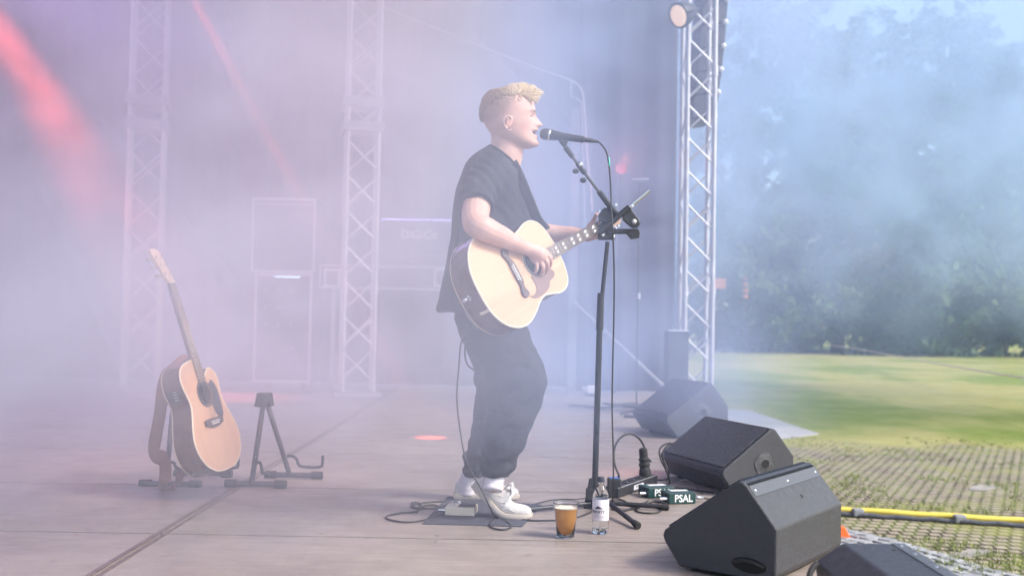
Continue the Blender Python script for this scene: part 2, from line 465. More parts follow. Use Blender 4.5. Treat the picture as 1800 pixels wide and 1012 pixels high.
def tree(px, Y, top_py, wid, lm, label, seed, n=5200, low=.12, leaf=.31, blob=None, bare=0):
    rnd = random.Random(seed); base = W(px, 600, Y); bx_ = base.x; H = W(px, top_py, Y).z - GZ
    T = thing('broadleaf_tree', label, 'tree', (bx_, Y, GZ), 'trees beyond the lawn')
    bm = B(); pts = []; lean = rnd.uniform(-.6, .6)
    for i in range(7): pts.append((bx_ + lean * (i / 6) ** 2 + rnd.uniform(-.12, .12), Y + rnd.uniform(-.1, .1), GZ - .1 + H * .82 * i / 6))
    r_ = H * .022
    sweep(bm, catmull(pts, 3), 0, 8, rs=[r_ * (1 - .8 * i / 18) for i in range(19)])
    for k in range(13):
        f = rnd.uniform(.22, .78); p0 = Vector(pts[0]).lerp(Vector(pts[-1]), f); a = rnd.uniform(0, 6.28); L = wid * rnd.uniform(.3, .48) * (1.1 - f * .5)
        p1 = p0 + Vector((math.cos(a) * L * .5, math.sin(a) * L * .5, L * .35)); p2 = p0 + Vector((math.cos(a) * L, math.sin(a) * L, L * .75))
        sweep(bm, catmull([p0, p1, p2], 3), 0, 6, rs=[r_ * .38 * (1 - .8 * i / 6) for i in range(7)])
    obj('trunk', bm, M_bark, T, smooth=True)
    bm = B(); blobs = []
    nb = blob or 15
    for k in range(nb):
        f = (k + .5) / nb; zz = low + (.97 - low) * f
        prof = math.sin(math.pi * min(1, (.18 + .80 * f)) ** 1.15) ** .6
        a = k * 2.4 + rnd.uniform(-.4, .4); rr = wid * .33 * prof * (rnd.uniform(.4, 1) if f < .9 else .25)
        br = wid * rnd.uniform(.17, .26) * (.75 + .35 * prof)
        blobs.append((bx_ + math.cos(a) * rr, Y + math.sin(a) * rr * .8, GZ + H * zz - br * .5 * f, br, br, br * rnd.uniform(.7, .95)))
    crown_mesh(bm, blobs, n, leaf, rnd)
    obj('crown', bm, LEAF[lm], T)
    return T
YT = 62
TR = [ # px, Y, top_py, width, leaf, label, seed, n
 (1190, YT + 6, -60, 9, 1, 'tall pale tree just right of the line array, its lower crown hidden by the truss', 1, 4200, .1),
 (1295, YT + 8, -40, 9.5, 2, 'airy light tree beside the right truss with sky glinting through its crown', 2, 2600, .15),
 (1395, YT + 3, -60, 10.5, 2, 'tall tree left of the first patch of open sky', 3, 5200, .1),
 (1475, YT - 3, 12, 8.5, 1, 'green tree with a yellowish low bough, left of the bronze tree', 4, 5200, .08),
 (1555, YT + 4, -12, 12, 1, 'tall pointed tree below the gap of open sky', 5, 6200, .1),
 (1528, YT - 6, 285, 5.2, 3, 'smaller bronze-tinted tree in front of the dark middle trees', 6, 2600, .12),
 (1660, YT + 1, -30, 13.5, 1, 'broad round-topped tree between the two patches of open sky', 7, 7500, .06),
 (1745, YT - 5, 62, 10.5, 0, 'dark tree at the right, below the second patch of sky', 8, 6500, .05),
 (1830, YT + 5, 40, 11, 1, 'tree cut by the right edge of the view', 9, 5200, .05),
 (1610, YT - 8, 330, 9, 0, 'dark dense low tree in the middle, with a hazy blue crown', 10, 5200, .03),
 (1340, YT - 6, 330, 9, 1, 'low leafy tree right of the truss tower behind the orange panel', 11, 4600, .03),
]
for (px, Y, tp, wd, lm, lb, sd_, n, lo) in TR: tree(px, YT + (Y - YT) * .6, tp, wd * 1.2, lm, lb, sd_, int(n * 1.9), lo)
rnd = random.Random(5)
SH = [(1235, 520, 'dark low shrub behind the foot of the right truss'), (1292, 528, 'dark shrub below the orange panel'), (1352, 510, 'round green shrub right of the orange panel'),
      (1418, 522, 'dark shrub left of the yellow-green bush'), (1560, 512, 'dark shrub right of the yellow-green bush'), (1632, 520, 'dark blue-green shrub under the middle tree'),
      (1700, 505, 'tall dark shrub under the broad round-topped tree'), (1768, 515, 'dark shrub near the right edge of the lawn'), (1840, 500, 'dark shrub cut by the right edge')]
for i, (px, tp, lb) in enumerate(SH):
    Y = 57.5 + rnd.uniform(-.8, .8); p = W(px, 600, Y); H = W(px, tp, Y).z - GZ
    T = thing('shrub', lb, 'shrub', (p.x, Y, GZ), 'shrubs along the far side of the lawn')
    bm = B()
    for k in range(5):
        a = k * 1.26; tube(bm, (p.x, Y, GZ - .05), (p.x + .5 * math.cos(a), Y + .4 * math.sin(a), GZ + H * .6), .05, .02, n=6)
    obj('stem', bm, M_bark, T, smooth=True)
    bm = B(); bl = [(p.x + rnd.uniform(-1.3, 1.3), Y + rnd.uniform(-.5, .5), GZ + H * rnd.uniform(.22, .75), 1.15, 1.0, H * .27) for _ in range(5)]
    crown_mesh(bm, bl, 3000, .17, rnd); obj('foliage', bm, LEAF[0], T)
Y = 56; p = W(1482, 600, Y)
T = thing('bush', 'yellow-green bush bulging in front of the dark trees', 'bush', (p.x, Y, GZ))
bm = B(); tube(bm, (p.x, Y, GZ - .05), (p.x, Y, GZ + 2), .09, .04, n=8); tube(bm, (p.x, Y, GZ + 1), (p.x + .8, Y, GZ + 2.4), .05, .03, n=8); obj('stem', bm, M_bark, T)
bm = B(); c = W(1485, 512, Y); bl = [(c.x, Y, c.z, 1.3, 1, .6), (c.x + .7, Y - .2, c.z - .35, .8, .8, .4), (c.x - .8, Y, c.z - .2, .6, .8, .4), (c.x, Y, c.z - 1, 1.1, .9, .6)]
crown_mesh(bm, bl, 2200, .15, rnd); obj('foliage', bm, LEAF[2], T)
# far ground beneath the wood: leaf litter strip keeps light from below the crowns
# ------------------------------------------------------------------ orange panels far off
M_or = mat('orange_paint', (.75, .26, .10), .6, 0, .15, 3)
Y = 54; a = W(1254, 489, Y); c_ = W(1276, 507, Y)
T = thing('roadside_board', 'small orange board on two posts in front of the trees, just right of the truss', 'board', (a.x, Y, GZ))
bm = B(); box(bm, (a.x, Y, c_.z), (c_.x, Y + .05, a.z)); obj('panel', bm, M_or, T)
for fx in (.2, .8):
    bm = B(); x = a.x + (c_.x - a.x) * fx; tube(bm, (x, Y + .09, GZ), (x, Y + .09, a.z), .03, n=8); obj('post', bm, M_bark, T)
a = W(1310, 490, Y); T = thing('beacon_post', 'thin post with orange bands standing before the trees', 'post', (a.x, Y, GZ))
bm = B(); tube(bm, (a.x, Y, GZ), (a.x, Y, a.z + .1), .035, n=8); obj('pole', bm, M_bark, T)
for py in (490, 500, 511, 521):
    q = W(1310, py, Y); bm = B(); tube(bm, q - Vector((0, 0, .07)), q + Vector((0, 0, .09)), .14, n=10); obj('orange_band', bm, M_or, T)
# ------------------------------------------------------------------ guitars
def wood_top(name, O, a, b_, col1=(.54, .29, .145), col2=(.62, .37, .20)):
    m_ = bpy.data.materials.new(name); m_.use_nodes = True; t = m_.node_tree; p = t.nodes['Principled BSDF']
    pos = world_pos(t)
    vt = t.nodes.new('ShaderNodeVectorMath'); vt.operation = 'DOT_PRODUCT'; t.links.new(pos, vt.inputs[0]); vt.inputs[1].default_value = b_
    vl = t.nodes.new('ShaderNodeVectorMath'); vl.operation = 'DOT_PRODUCT'; t.links.new(pos, vl.inputs[0]); vl.inputs[1].default_value = a
    cx = t.nodes.new('ShaderNodeCombineXYZ'); t.links.new(vt.outputs['Value'], cx.inputs[0])
    t.links.new(mth(t, 'MULTIPLY', vl.outputs['Value'], .035), cx.inputs[1])
    n = noise_n(t, cx.outputs[0], 95, 4, .6); n2 = noise_n(t, cx.outputs[0], 14, 3, .6)
    c = mixc(t, rampf(t, mth(t, 'ADD', mth(t, 'MULTIPLY', n, .5), mth(t, 'MULTIPLY', n2, .5)), .38, .62), col1, col2)
    t.links.new(c, p.inputs['Base Color']); p.inputs['Roughness'].default_value = .32; p.inputs['Coat Weight'].default_value = .35
    p.inputs['Coat Roughness'].default_value = .15; return m_
M_side = mat('rosewood', (.11, .048, .032), .3, 0, .3, 14, coat=.4)
M_bind = mat('cream_binding', (.72, .62, .46), .4)
M_fret = mat('fretboard_wood', (.075, .045, .035), .5, 0, .25, 30)
M_pearl = mat('pearl', (.85, .85, .84), .25)
M_string = mat('string_metal', (.55, .50, .42), .3, .9)
M_hole = mat('guitar_inside', (.05, .03, .02), .9)
def cr_outline(half, cut=None, k=6):
    P = [(x, y, 0) for x, y in half]; up = catmull(P, k)
    up = [Vector((p.x, max(p.y, 0), 0)) for p in up]
    return up
def guitar(label, O, a, b_, cutaway=False, fancy=True):
    a = Vector(a).normalized(); b_ = Vector(b_); b_ = (b_ - a * b_.dot(a)).normalized(); n = a.cross(b_)
    O = Vector(O); P = lambda x, y, z=0: O + a * x + b_ * y + n * z
    T = thing('acoustic_guitar', label, 'guitar', O)
    top_m = wood_top('spruce_top', O, a, b_)
    half = [(0, 0), (.002, .045), (.014, .10), (.05, .158), (.105, .193), (.165, .199), (.225, .178), (.275, .150), (.318, .138), (.36, .147), (.405, .160), (.45, .156), (.485, .130), (.505, .08), (.511, .03), (.512, 0)]
    if not fancy: half = [(x, y * (.97 if x < .25 else 1.0)) for x, y in half]
    up = cr_outline(half); dn = [Vector((p.x, -p.y, 0)) for p in up]
    if cutaway:   # scoop out of the treble shoulder
        h2 = half[:9] + [(.36, .139), (.395, .147), (.425, .142), (.452, .118), (.462, .088), (.445, .062), (.432, .046), (.430, .034), (.445, .029), (.50, .028), (.511, .026), (.512, 0)]
        dn = [Vector((p.x, -p.y, 0)) for p in cr_outline(h2)]
    loop = up[:-1] + dn[::-1][:-1]
    # clean duplicates
    L = []
    for p in loop:
        if not L or (p - L[-1]).length > .0015: L.append(p)
    if (L[0] - L[-1]).length < .0015: L.pop()
    hole_c = (.352, 0); hr = .051
    # soundboard: ring faces round the hole via triangulated polygon with hole
    def ins(L_, d):
        out = []; m_n = len(L_)
        for i, p in enumerate(L_):
            q0 = L_[i - 1]; q1 = L_[(i + 1) % m_n]; tt = (q1 - q0).normalized(); out.append(p + Vector((tt.y, -tt.x, 0)) * d)
        return out
    # loop runs +y side tail->neck then back: clockwise seen from +z, so inward normal is (ty,-tx)
    Li = ins(L, .0045)
    bm = B(); va = [bm.verts.new(P(p.x, p.y, 0)) for p in Li]; ed = [bm.edges.new((va[i], va[(i + 1) % len(va)])) for i in range(len(va))]
    vh = [bm.verts.new(P(hole_c[0] + hr * math.cos(t_ * math.pi / 20), hr * math.sin(t_ * math.pi / 20), 0)) for t_ in range(40)]
    ed += [bm.edges.new((vh[i], vh[(i + 1) % 40])) for i in range(40)]
    bmesh.ops.triangle_fill(bm, use_beauty=True, use_dissolve=False, edges=ed, normal=n)
    for f in bm.faces:
        if f.normal.dot(n) < 0: f.normal_flip()
    # drop triangles inside the hole
    for f in [f for f in bm.faces if ((f.calc_center_median() - P(*hole_c)).length < hr * .93)]: bm.faces.remove(f)
    obj('soundboard', bm, top_m, T)
    bm = B(); D = .115 if fancy else .11
    nn = len(L)
    def rg(z): return [bm.verts.new(P(p.x, p.y, -z(p) if callable(z) else -z)) for p in L]
    A = rg(.0045); C_ = rg(lambda p: D - .018 * max(0, p.x / .51)); bridge(bm, A, C_); f = bm.faces.new(C_)
    bmesh.ops.recalc_face_normals(bm, faces=bm.faces[:]); obj('body_shell', bm, M_side, T, angle=40)
    for nm, z0, z1 in (('top_binding', -.0045, .0012), ('back_binding', None, None)):
        bm = B(); 
        if z0 is not None:
            Lo = ins(L, -.001)
            r1 = [bm.verts.new(P(p.x, p.y, z0)) for p in Lo]; r2 = [bm.verts.new(P(p.x, p.y, z1)) for p in Lo]; r3 = [bm.verts.new(P(p.x, p.y, z1)) for p in Li]; r4 = [bm.verts.new(P(p.x, p.y, -.001)) for p in Li]
        else:
            Lo = ins(L, -.0015); zz = lambda p: D - .018 * max(0, p.x / .51)
            r1 = [bm.verts.new(P(p.x, p.y, -zz(p) + .005)) for p in Lo]; r2 = [bm.verts.new(P(p.x, p.y, -zz(p) - .001)) for p in Lo]; r3 = [bm.verts.new(P(p.x, p.y, -zz(p) - .001)) for p in Li]; r4 = [bm.verts.new(P(p.x, p.y, -zz(p) + .004)) for p in Li]
        for u_, v_ in ((r1, r2), (r2, r3), (r3, r4)): bridge(bm, u_, v_)
        bmesh.ops.recalc_face_normals(bm, faces=bm.faces[:]); obj(nm, bm, M_bind, T)
    bm = B(); lathe(bm, [(hr + .012, .0009), (hr + .012, .0016), (hr + .001, .0016), (hr + .001, -.003), (hr - .001, -.003)], basis(P(*hole_c), a, b_, n), 40, closed=False)
    obj('rosette', bm, M_bind if fancy else M_fret, T)
    bm = B(); lathe(bm, [(hr + .0095, .0018), (hr + .0095, .0021), (hr + .004, .0021), (hr + .004, .0018)], basis(P(*hole_c), a, b_, n), 40, closed=False); obj('rosette_ring', bm, M_fret, T)
    # neck
    w0, w1 = .0275, .0215; xN = .867; bm = B(); rings = []
    for x in (.43, .50, .512, .53, .6, .7, .8, .85, .868):
        h = w0 + (w1 - w0) * (x - .45) / (xN - .45); dp = .021 if x > .52 else .08 if x <= .512 else .045
        if x > .86: dp = .019
        x_ = max(x, .505) if x < .512 else x
        ringv = []
        for i in range(13):
            an = math.pi * i / 12; ringv.append(bm.verts.new(P(x_, h * math.cos(an), .0015 - dp * math.sin(an) ** .7)))
        rings.append(ringv)
    for r_, s_ in zip(rings, rings[1:]):
        for i in range(12):
            f = bm.faces.new((r_[i], s_[i], s_[i + 1], r_[i + 1])); f.smooth = True
        bm.faces.new((r_[12], s_[12], s_[0], r_[0]))
    bmesh.ops.recalc_face_normals(bm, faces=bm.faces[:]); neck = obj('neck', bm, mat('mahogany', (.16, .07, .04), .35, 0, .2, 12) if fancy else M_side, T)
    bm = B(); q = [P(.405, w0 + .001, .002), P(.405, -w0 - .001, .002), P(xN, -w1, .002), P(xN, w1, .002)]; prism(bm, q, n * .0055); fb = obj('fretboard', bm, M_fret if fancy else mat('pale_fretboard', (.20, .125, .085), .5, 0, .25, 30), T)
    sc = .645; sx = xN - sc
    for k in range(1, 21):
        x = xN - sc * (1 - 2 ** (-k / 12.0)); 
        if x < .41: break
        h = w0 + (w1 - w0) * (x - .45) / (xN - .45); bm = B(); tube(bm, P(x, -h, .0077), P(x, h, .0077), .0011, n=6); obj('fret', bm, M_string, fb)
    mk = [1, 3, 5, 7, 9, 12, 15] if fancy else [3, 5, 7, 9, 12, 15]
    fx = lambda k: xN - sc * (1 - 2 ** (-k / 12.0))
    for k in mk:
        x0, x1 = fx(k - 1), fx(k); xm = (x0 + x1) / 2; lw = abs(x0 - x1) * .30
        bm = B()
        if fancy:
            for s_ in (-1, 1):
                yc = .0092 * s_; prism(bm, [P(xm - lw, yc - .0062, .0078), P(xm + lw * .6, yc - .0062, .0078), P(xm + lw, yc + .0062, .0078), P(xm - lw * .6, yc + .0062, .0078)], n * .0004)
        else:
            for yy in ((-.009, .009) if k == 12 else (0,)): lathe(bm, [(.0034, .0077), (.0034, .0082)], basis(P(xm, yy), a, b_, n), 10)
        obj('inlay', bm, M_pearl, fb)
    bm = B(); cbox(bm, (0, 0, 0), (.005, 2 * w1, .009), basis(P(xN + .003, 0, .006), a, b_, n)); obj('nut', bm, M_bind, T)
    # headstock
    hb = (a * .97 - n * .24).normalized(); hn = hb.cross(b_); H = lambda x, y, z=0: P(xN + .005, 0, .004) + hb * x + b_ * y + hn * z
    out = [(0, .0215), (.03, .029), (.09, .033), (.15, .037), (.168, .031), (.176, .018), (.168, .008), (.178, 0)]
    bm = B(); pl_ = [H(x, y) for x, y in out] + [H(x, -y) for x, y in out[::-1][1:]]; prism(bm, pl_, hn * -.016); hs = obj('headstock', bm, mat('head_veneer', (.62, .42, .26) if not fancy else (.35, .2, .11), .35), T)
    for k in range(3):
        for s_ in (-1, 1):
            bm = B(); x = .045 + k * .042; yb = .022 * s_; tube(bm, H(x, yb, -.004), H(x, yb, .012), .004, n=10); tube(bm, H(x, yb, -.022), H(x, yb, -.014), .008, n=10)
            tube(bm, H(x, yb, -.02), H(x, .052 * s_, -.02), .0022, n=8)
            cbox(bm, (0, 0, 0), (.016, .014, .006), basis(H(x, .056 * s_, -.02), hb, b_, hn)); obj('tuning_peg', bm, M_chrome if fancy else M_string, hs, angle=40)
    # strings
    for k in range(6):
        s_ = (k - 2.5) / 2.5; bm = B(); r_ = .0005 + .00025 * k * 0
        tube(bm, P(sx, .026 * s_, .0125), P(xN, .018 * s_, .0095), .0006, n=5)
        pg = (2 - int(abs(k - 2.5))) if True else 0
        tube(bm, P(xN, .018 * s_, .0095), H(.045 + (2 - int(abs(s_) * 2.4)) * .042, .022 * (1 if s_ > 0 else -1), .009), .0006, n=5)
        obj('string', bm, M_string, T)
    # bridge
    if fancy:
        br = []
        for (x, y) in [(-.012, .050), (-.014, .070), (-.022, .082), (-.020, .098), (-.004, .104), (.012, .098), (.014, .084), (.004, .074), (.014, .055), (.016, 0)]: br.append((x, y))
        br = [(-.013, .030), (-.013, .052), (-.016, .066), (-.023, .080), (-.022, .097), (-.006, .107), (.010, .100), (.013, .086), (.005, .070), (.009, .055), (.016, .040), (.016, 0)]
        br = [(p.x, p.y) for p in catmull([(x, y, 0) for x, y in br[:-1]], 3)] + [br[-1]]
        lp = [(sx + .002 + x, y) for x, y in br] + [(sx + .002 + x, -y) for x, y in br[::-1][1:]]
    else:
        lp = [(sx - .018, .055), (sx - .012, .078), (sx + .010, .078), (sx + .016, .055), (sx + .016, -.055), (sx + .010, -.078), (sx - .012, -.078), (sx - .018, -.055), (sx - .026, -.02), (sx - .026, .02)]
    bm = B(); prism(bm, [P(x, y, .0008) for x, y in lp], n * .0085); brg = obj('bridge', bm, M_fret, T, bevel=.002)
    bm = B(); cbox(bm, (0, 0, 0), (.003, .074, .006), basis(P(sx, 0, .0115), a, b_, n)); obj('saddle', bm, M_pearl, brg)
    for k in range(6):
        bm = B(); lathe(bm, [(.0032, 0), (.0036, .003), (.002, .005)], basis(P(sx - .010, .026 * (k - 2.5) / 2.5, .0093), a, b_, n), 10); obj('bridge_pin', bm, M_pearl, brg)
    # pickguard
    if fancy:
        pgp = [(.405, -.038), (.43, -.075), (.405, -.098), (.378, -.098), (.36, -.118), (.315, -.130), (.262, -.128), (.238, -.108), (.262, -.112), (.290, -.098), (.296, -.070), (.292, -.045)]
        pts = catmull([(x, y, 0) for x, y in pgp[:3]], 3)[:-1] + catmull([(x, y, 0) for x, y in pgp[3:]], 4)
        arc = [(hole_c[0] + (hr + .014) * math.cos(t_), (hr + .014) * math.sin(t_), 0) for t_ in [R(g) for g in (-140, -125, -105, -85, -65, -45)]]
        pts = [tuple(p) for p in pts] + arc
        col = (.20, .115, .085)
    else:
        arc = [(hole_c[0] + (hr + .014) * math.cos(t_), (hr + .014) * math.sin(t_), 0) for t_ in [R(g) for g in (-150, -125, -100, -75, -50)]]
        pts = catmull([(.39, -.055, 0), (.405, -.085, 0), (.36, -.112, 0), (.29, -.112, 0), (.235, -.10, 0), (.232, -.068, 0), (.262, -.040, 0)], 4); pts = [tuple(p) for p in pts] + arc; col = (.045, .03, .03)
    bm = B(); prism(bm, [P(p[0], p[1], .0008) for p in pts], n * .0013); obj('pickguard', bm, mat('pickguard', col, .25), T)
    return T, P, n
gO = WP(905, 480, 8.12) - Vector((.60, .70, .38)).normalized() * .222
GA = Vector((.60, .70, .38)).normalized(); GB = Vector((-.42, 0, .906))
G1, GP, GN = guitar('spruce-topped acoustic guitar with block inlays and moustache bridge, played by the singer', gO, GA, GB)
for nm, col_, a_, b2, r_ in (('end_jack', M_chrome, GP(-.001, .0, -.06), GP(-.035, .0, -.06), .007),):
    bm = B(); tube(bm, a_, b2, r_, n=12); tube(bm, a_ + Vector((0, 0, 0)), GP(-.005, 0, -.06), r_ * 1.7, n=12); obj(nm, bm, col_, G1)
bm = B(); cbox(bm, (0, 0, 0), (.004, .012, .05), basis(GP(.006, -.075, -.03), GA, GB.normalized(), GN)); obj('strap_pin_plate', bm, M_bind, G1)
# ------------------------------------------------------------------ the singer
def sm(v):  # material helper for cloth
    return v
def skin_mat():
    m_ = bpy.data.materials.new('skin'); m_.use_nodes = True; t = m_.node_tree; p = t.nodes['Principled BSDF']
    pos = world_pos(t); n = noise_n(t, pos, 22, 4, .6); n2 = noise_n(t, pos, 160, 3, .6)
    c = mixc(t, rampf(t, n, .35, .7), (.56, .33, .26), (.64, .41, .33))
    # cheeks, ear and lips are rosier
    EL = WP(893, 217, 8.34); LP = WP(943, 234, 8.42); CK = WP(922, 224, 8.36)
    for cc, rr, f_ in ((EL, .022, .45), (LP, .013, .7), (CK, .03, .25)):
        c = mixc(t, mth(t, 'MULTIPLY', puff(t, pos, cc, (rr,) * 3), f_), c, (.55, .20, .17))
    # clipped hair on sides and back of the head
    h1 = puff(t, pos, WP(862, 186, 8.42), (.150, .20, .122)); st = rampf(t, n2, .35, .65, .55, 1)
    c = mixc(t, mth(t, 'MULTIPLY', mth(t, 'MULTIPLY', rampf(t, h1, .08, .52), st), .92), c, (.25, .155, .105))
    bt = puff(t, pos, WP(925, 252, 8.36), (.05, .05, .02)); c = mixc(t, mth(t, 'MULTIPLY', rampf(t, bt, 0, .6), .35), c, (.40, .25, .18))
    t.links.new(c, p.inputs['Base Color']); p.inputs['Roughness'].default_value = .5; p.inputs['Specular IOR Level'].default_value = .35
    p.inputs['Subsurface Weight'].default_value = .0
    bp = t.nodes.new('ShaderNodeBump'); bp.inputs['Strength'].default_value = .12; bp.inputs['Distance'].default_value = .002
    t.links.new(n2, bp.inputs['Height']); t.links.new(bp.outputs[0], p.inputs['Normal']); return m_
def puff(t, pos, c, r):
    v = t.nodes.new('ShaderNodeVectorMath'); v.operation = 'SUBTRACT'; t.links.new(pos, v.inputs[0]); v.inputs[1].default_value = c
    v2 = t.nodes.new('ShaderNodeVectorMath'); v2.operation = 'DIVIDE'; t.links.new(v.outputs[0], v2.inputs[0]); v2.inputs[1].default_value = r
    v3 = t.nodes.new('ShaderNodeVectorMath'); v3.operation = 'LENGTH'; t.links.new(v2.outputs[0], v3.inputs[0])
    return rampf(t, v3.outputs['Value'], 1.0, .15)
def loft_rows(bm, rows, n=32, pw=1.0):
    """rows: (py, left px, right px, half depth, Y) -> horizontal elliptical rings"""
    rg = []
    for row in rows:
        (py, l, r, hd, Y) = row[:5]; dz = row[5] if len(row) > 5 else 0
        a = WP(l, py, Y); b = WP(r, py + dz, Y); c = (a + b) / 2; ax = (b - a)
        rg.append(ring(bm, c, ax.normalized(), Vector((0, 1, 0)), ax.length / 2, hd, n, pw))
    rg = rg[::-1]
    for i in range(len(rg) - 1): bridge(bm, rg[i], rg[i + 1])
    cap(bm, rg[0], True); cap(bm, rg[-1])
def interp_rows(rows, k=3):
    P = []
    for i in range(len(rows) - 1):
        for j in range(k):
            t_ = j / k; P.append(tuple(a + (b - a) * t_ for a, b in zip(rows[i], rows[i + 1])))
    P.append(rows[-1]); return P
YH = 8.42
HROWS = [ # py, front, back, half width
 (155.5, 905, 884, .012), (158, 918, 872, .032), (162, 927, 863, .048), (170, 935, 855, .064), (180, 938.5, 849.5, .073), (190, 940.5, 846.5, .0775), (197, 942.5, 846, .078),
 (203, 941.5, 846, .078), (209, 941, 847, .0775), (214, 941, 849, .0765), (222, 940.5, 853, .074), (230, 940, 858, .070), (238, 941, 864, .065), (246, 943, 872, .058),
 (252, 945.5, 882, .049), (257, 943, 892, .038), (261, 932, 903, .018)]
def head_prof(py, tab):
    for (a, b) in zip(tab, tab[1:]):
        if a[0] <= py <= b[0]:
            f = (py - a[0]) / (b[0] - a[0]); f = f * f * (3 - 2 * f); return a[1] + (b[1] - a[1]) * f
    return 0
NOSE = [(201, 0), (204, 1.0), (208, 5), (213, 9.5), (217, 13), (219.5, 14.2), (221.5, 12.0), (223, 7.5), (225, 5.5), (227, 6.5), (229.5, 6.0), (231, -2), (233.5, -8), (236, -2), (238, 4.0), (240.5, 4.2), (243, 1), (247, 1.5), (251, 3.2), (255, 2.5), (260, 0)]
NSIG = [(150, .009), (200, .009), (208, .0085), (213, .0105), (219, .0145), (222, .016), (225, .020), (230, .023), (236, .023), (242, .022), (250, .020), (262, .02)]
def head_bm(bm, grow=0):
    rg = []; N_ = 72
    for k in range(0, 107):
        py = 155.5 + k
        if py > 261: py = 261
        vals = None
        for (a, b) in zip(HROWS, HROWS[1:]):
            if a[0] <= py <= b[0]:
                f = (py - a[0]) / (b[0] - a[0]); vals = [a[i] + (b[i] - a[i]) * f for i in range(4)]; break
        _, fr, bk, hw = vals
        A = WP(fr, py, YH); Bk = WP(bk, py, YH); c = Bk * .52 + A * .48; rf = (A - c).x; rb = (c - Bk).x
        vs = []
        for i in range(N_):
            th = 2 * math.pi * i / N_; cx, sy = math.cos(th), math.sin(th)
            x = cx * (rf if cx > 0 else rb); y = sy * hw * (1 - .13 * max(cx, 0) ** 1.5)
            if cx > 0:
                x = math.copysign(abs(cx) ** .84, cx) * rf
                x += head_prof(py, NOSE) / 415.7 * math.exp(-(y / head_prof(py, NSIG)) ** 2)
                # eye sockets and brow
                e = math.exp(-((py - 205.5) / 4.5) ** 2 - ((abs(y) - .031) / .014) ** 2); x -= .0085 * e
                br = math.exp(-((py - 197) / 3.5) ** 2 - ((abs(y) - .028) / .02) ** 2); x += .003 * br
                ck = math.exp(-((py - 218) / 8) ** 2 - ((abs(y) - .045) / .018) ** 2); x += .003 * ck
                ns = math.exp(-((py - 219.5) / 2.6) ** 2 - ((abs(y) - .0135) / .0065) ** 2); x += .004 * ns
                jw = math.exp(-((py - 236) / 8) ** 2 - ((abs(y) - .04) / .013) ** 2); x -= .003 * jw
            vs.append(bm.verts.new(c + Vector((x, y, 0))))
        rg.append(vs)
        if py >= 261: break
    rg = rg[::-1]
    for i in range(len(rg) - 1): bridge(bm, rg[i], rg[i + 1])
    cap(bm, rg[0], True); cap(bm, rg[-1])
def limb(bm, pts, rs, k=6, n=16):
    P = catmull(pts, k); rr = []
    for i in range(len(P)):
        f = i / k; j = min(int(f), len(rs) - 2); u = f - j; rr.append(rs[j] + (rs[j + 1] - rs[j]) * (u * u * (3 - 2 * u)))
    sweep(bm, P, 0, n, rs=rr)
def ball(bm, c, r, n=12):
    r = r if isinstance(r, (tuple, list)) else (r, r, r)
    bmesh.ops.create_icosphere(bm, subdivisions=3, radius=1, matrix=Matrix.Translation(c) @ Matrix.Diagonal((*r, 1)))
person = thing('person', 'blond singer in black T-shirt and trousers playing a guitar at the microphone', 'person', WP(868, 906, 8.4) * 1.0)
person.location.z = 0
TRO_N = [(545, 812, 892, .10, 8.40), (575, 818, 926, .105, 8.37), (600, 826, 934, .10, 8.35), (640, 843, 956, .10, 8.33), (665, 853, 960.5, .098, 8.31), (690, 858, 959.5, .095, 8.30), (715, 855, 951, .092, 8.29), (750, 850, 938, .088, 8.28), (780, 846, 924, .084, 8.27), (800, 845, 914, .08, 8.27), (820, 845, 904, .072, 8.27), (837, 847, 897, .062, 8.27)]
TRO_F = [(545, 803, 885, .10, 8.52), (575, 805, 900, .10, 8.55), (600, 814, 905, .10, 8.57), (640, 831, 920, .098, 8.60), (690, 838, 915, .09, 8.64), (715, 834, 905, .086, 8.66), (750, 830, 893, .082, 8.68), (780, 824, 880, .076, 8.70), (803, 813, 866, .07, 8.71), (812, 812, 858, .066, 8.71), (818, 816, 854, .058, 8.71), (838, 811, 847, .055, 8.72)]
TRO_H = [(505, 800, 888, .155, 8.46), (530, 800, 890, .165, 8.46), (560, 800, 908, .17, 8.46), (590, 811, 925, .165, 8.46), (612, 825, 925, .13, 8.46)]
def grow_rows(rows, dpx, dd): return [(py, l + dpx, r - dpx, hd - dd, Y) for (py, l, r, hd, Y) in rows]
# body: one continuous skin surface
bm = B(); head_bm(bm)
loft_rows(bm, interp_rows([(215, 862, 903, .045, 8.43, 10), (230, 861, 914, .052, 8.43, 16), (242, 863.5, 920, .055, 8.43, 24), (252, 863, 917, .057, 8.43, 32), (262, 858, 913, .060, 8.43, 36), (275, 848, 909, .075, 8.43, 34), (295, 835, 905, .13, 8.43, 24)], 3))
loft_rows(bm, interp_rows([(285, 850, 895, .08, 8.43), (300, 835, 902, .15, 8.43), (325, 822, 915, .18, 8.43), (385, 812, 920, .165, 8.44), (450, 808, 905, .155, 8.45), (510, 806, 890, .16, 8.46), (560, 808, 900, .155, 8.46), (600, 822, 915, .13, 8.46)], 3))
for rows, s_ in ((TRO_N, 1), (TRO_F, 1)):
    rr = []
    for i, (py, l, r, hd, Y) in enumerate(rows[1:]):
        w_ = (r - l) / 2; c = (l + r) / 2; w2 = max(15, w_ * (.80 - .030 * i)); rr.append((py, c - w2, c + w2, hd * (.80 - .030 * i), Y))
    loft_rows(bm, interp_rows(rr, 2))
limb(bm, [WP(872, 828, 8.27), WP(871, 845, 8.27), WP(874, 862, 8.27)], [.032, .030, .030])
limb(bm, [WP(826, 828, 8.72), WP(822, 850, 8.73), WP(822, 868, 8.74)], [.03, .03, .03])
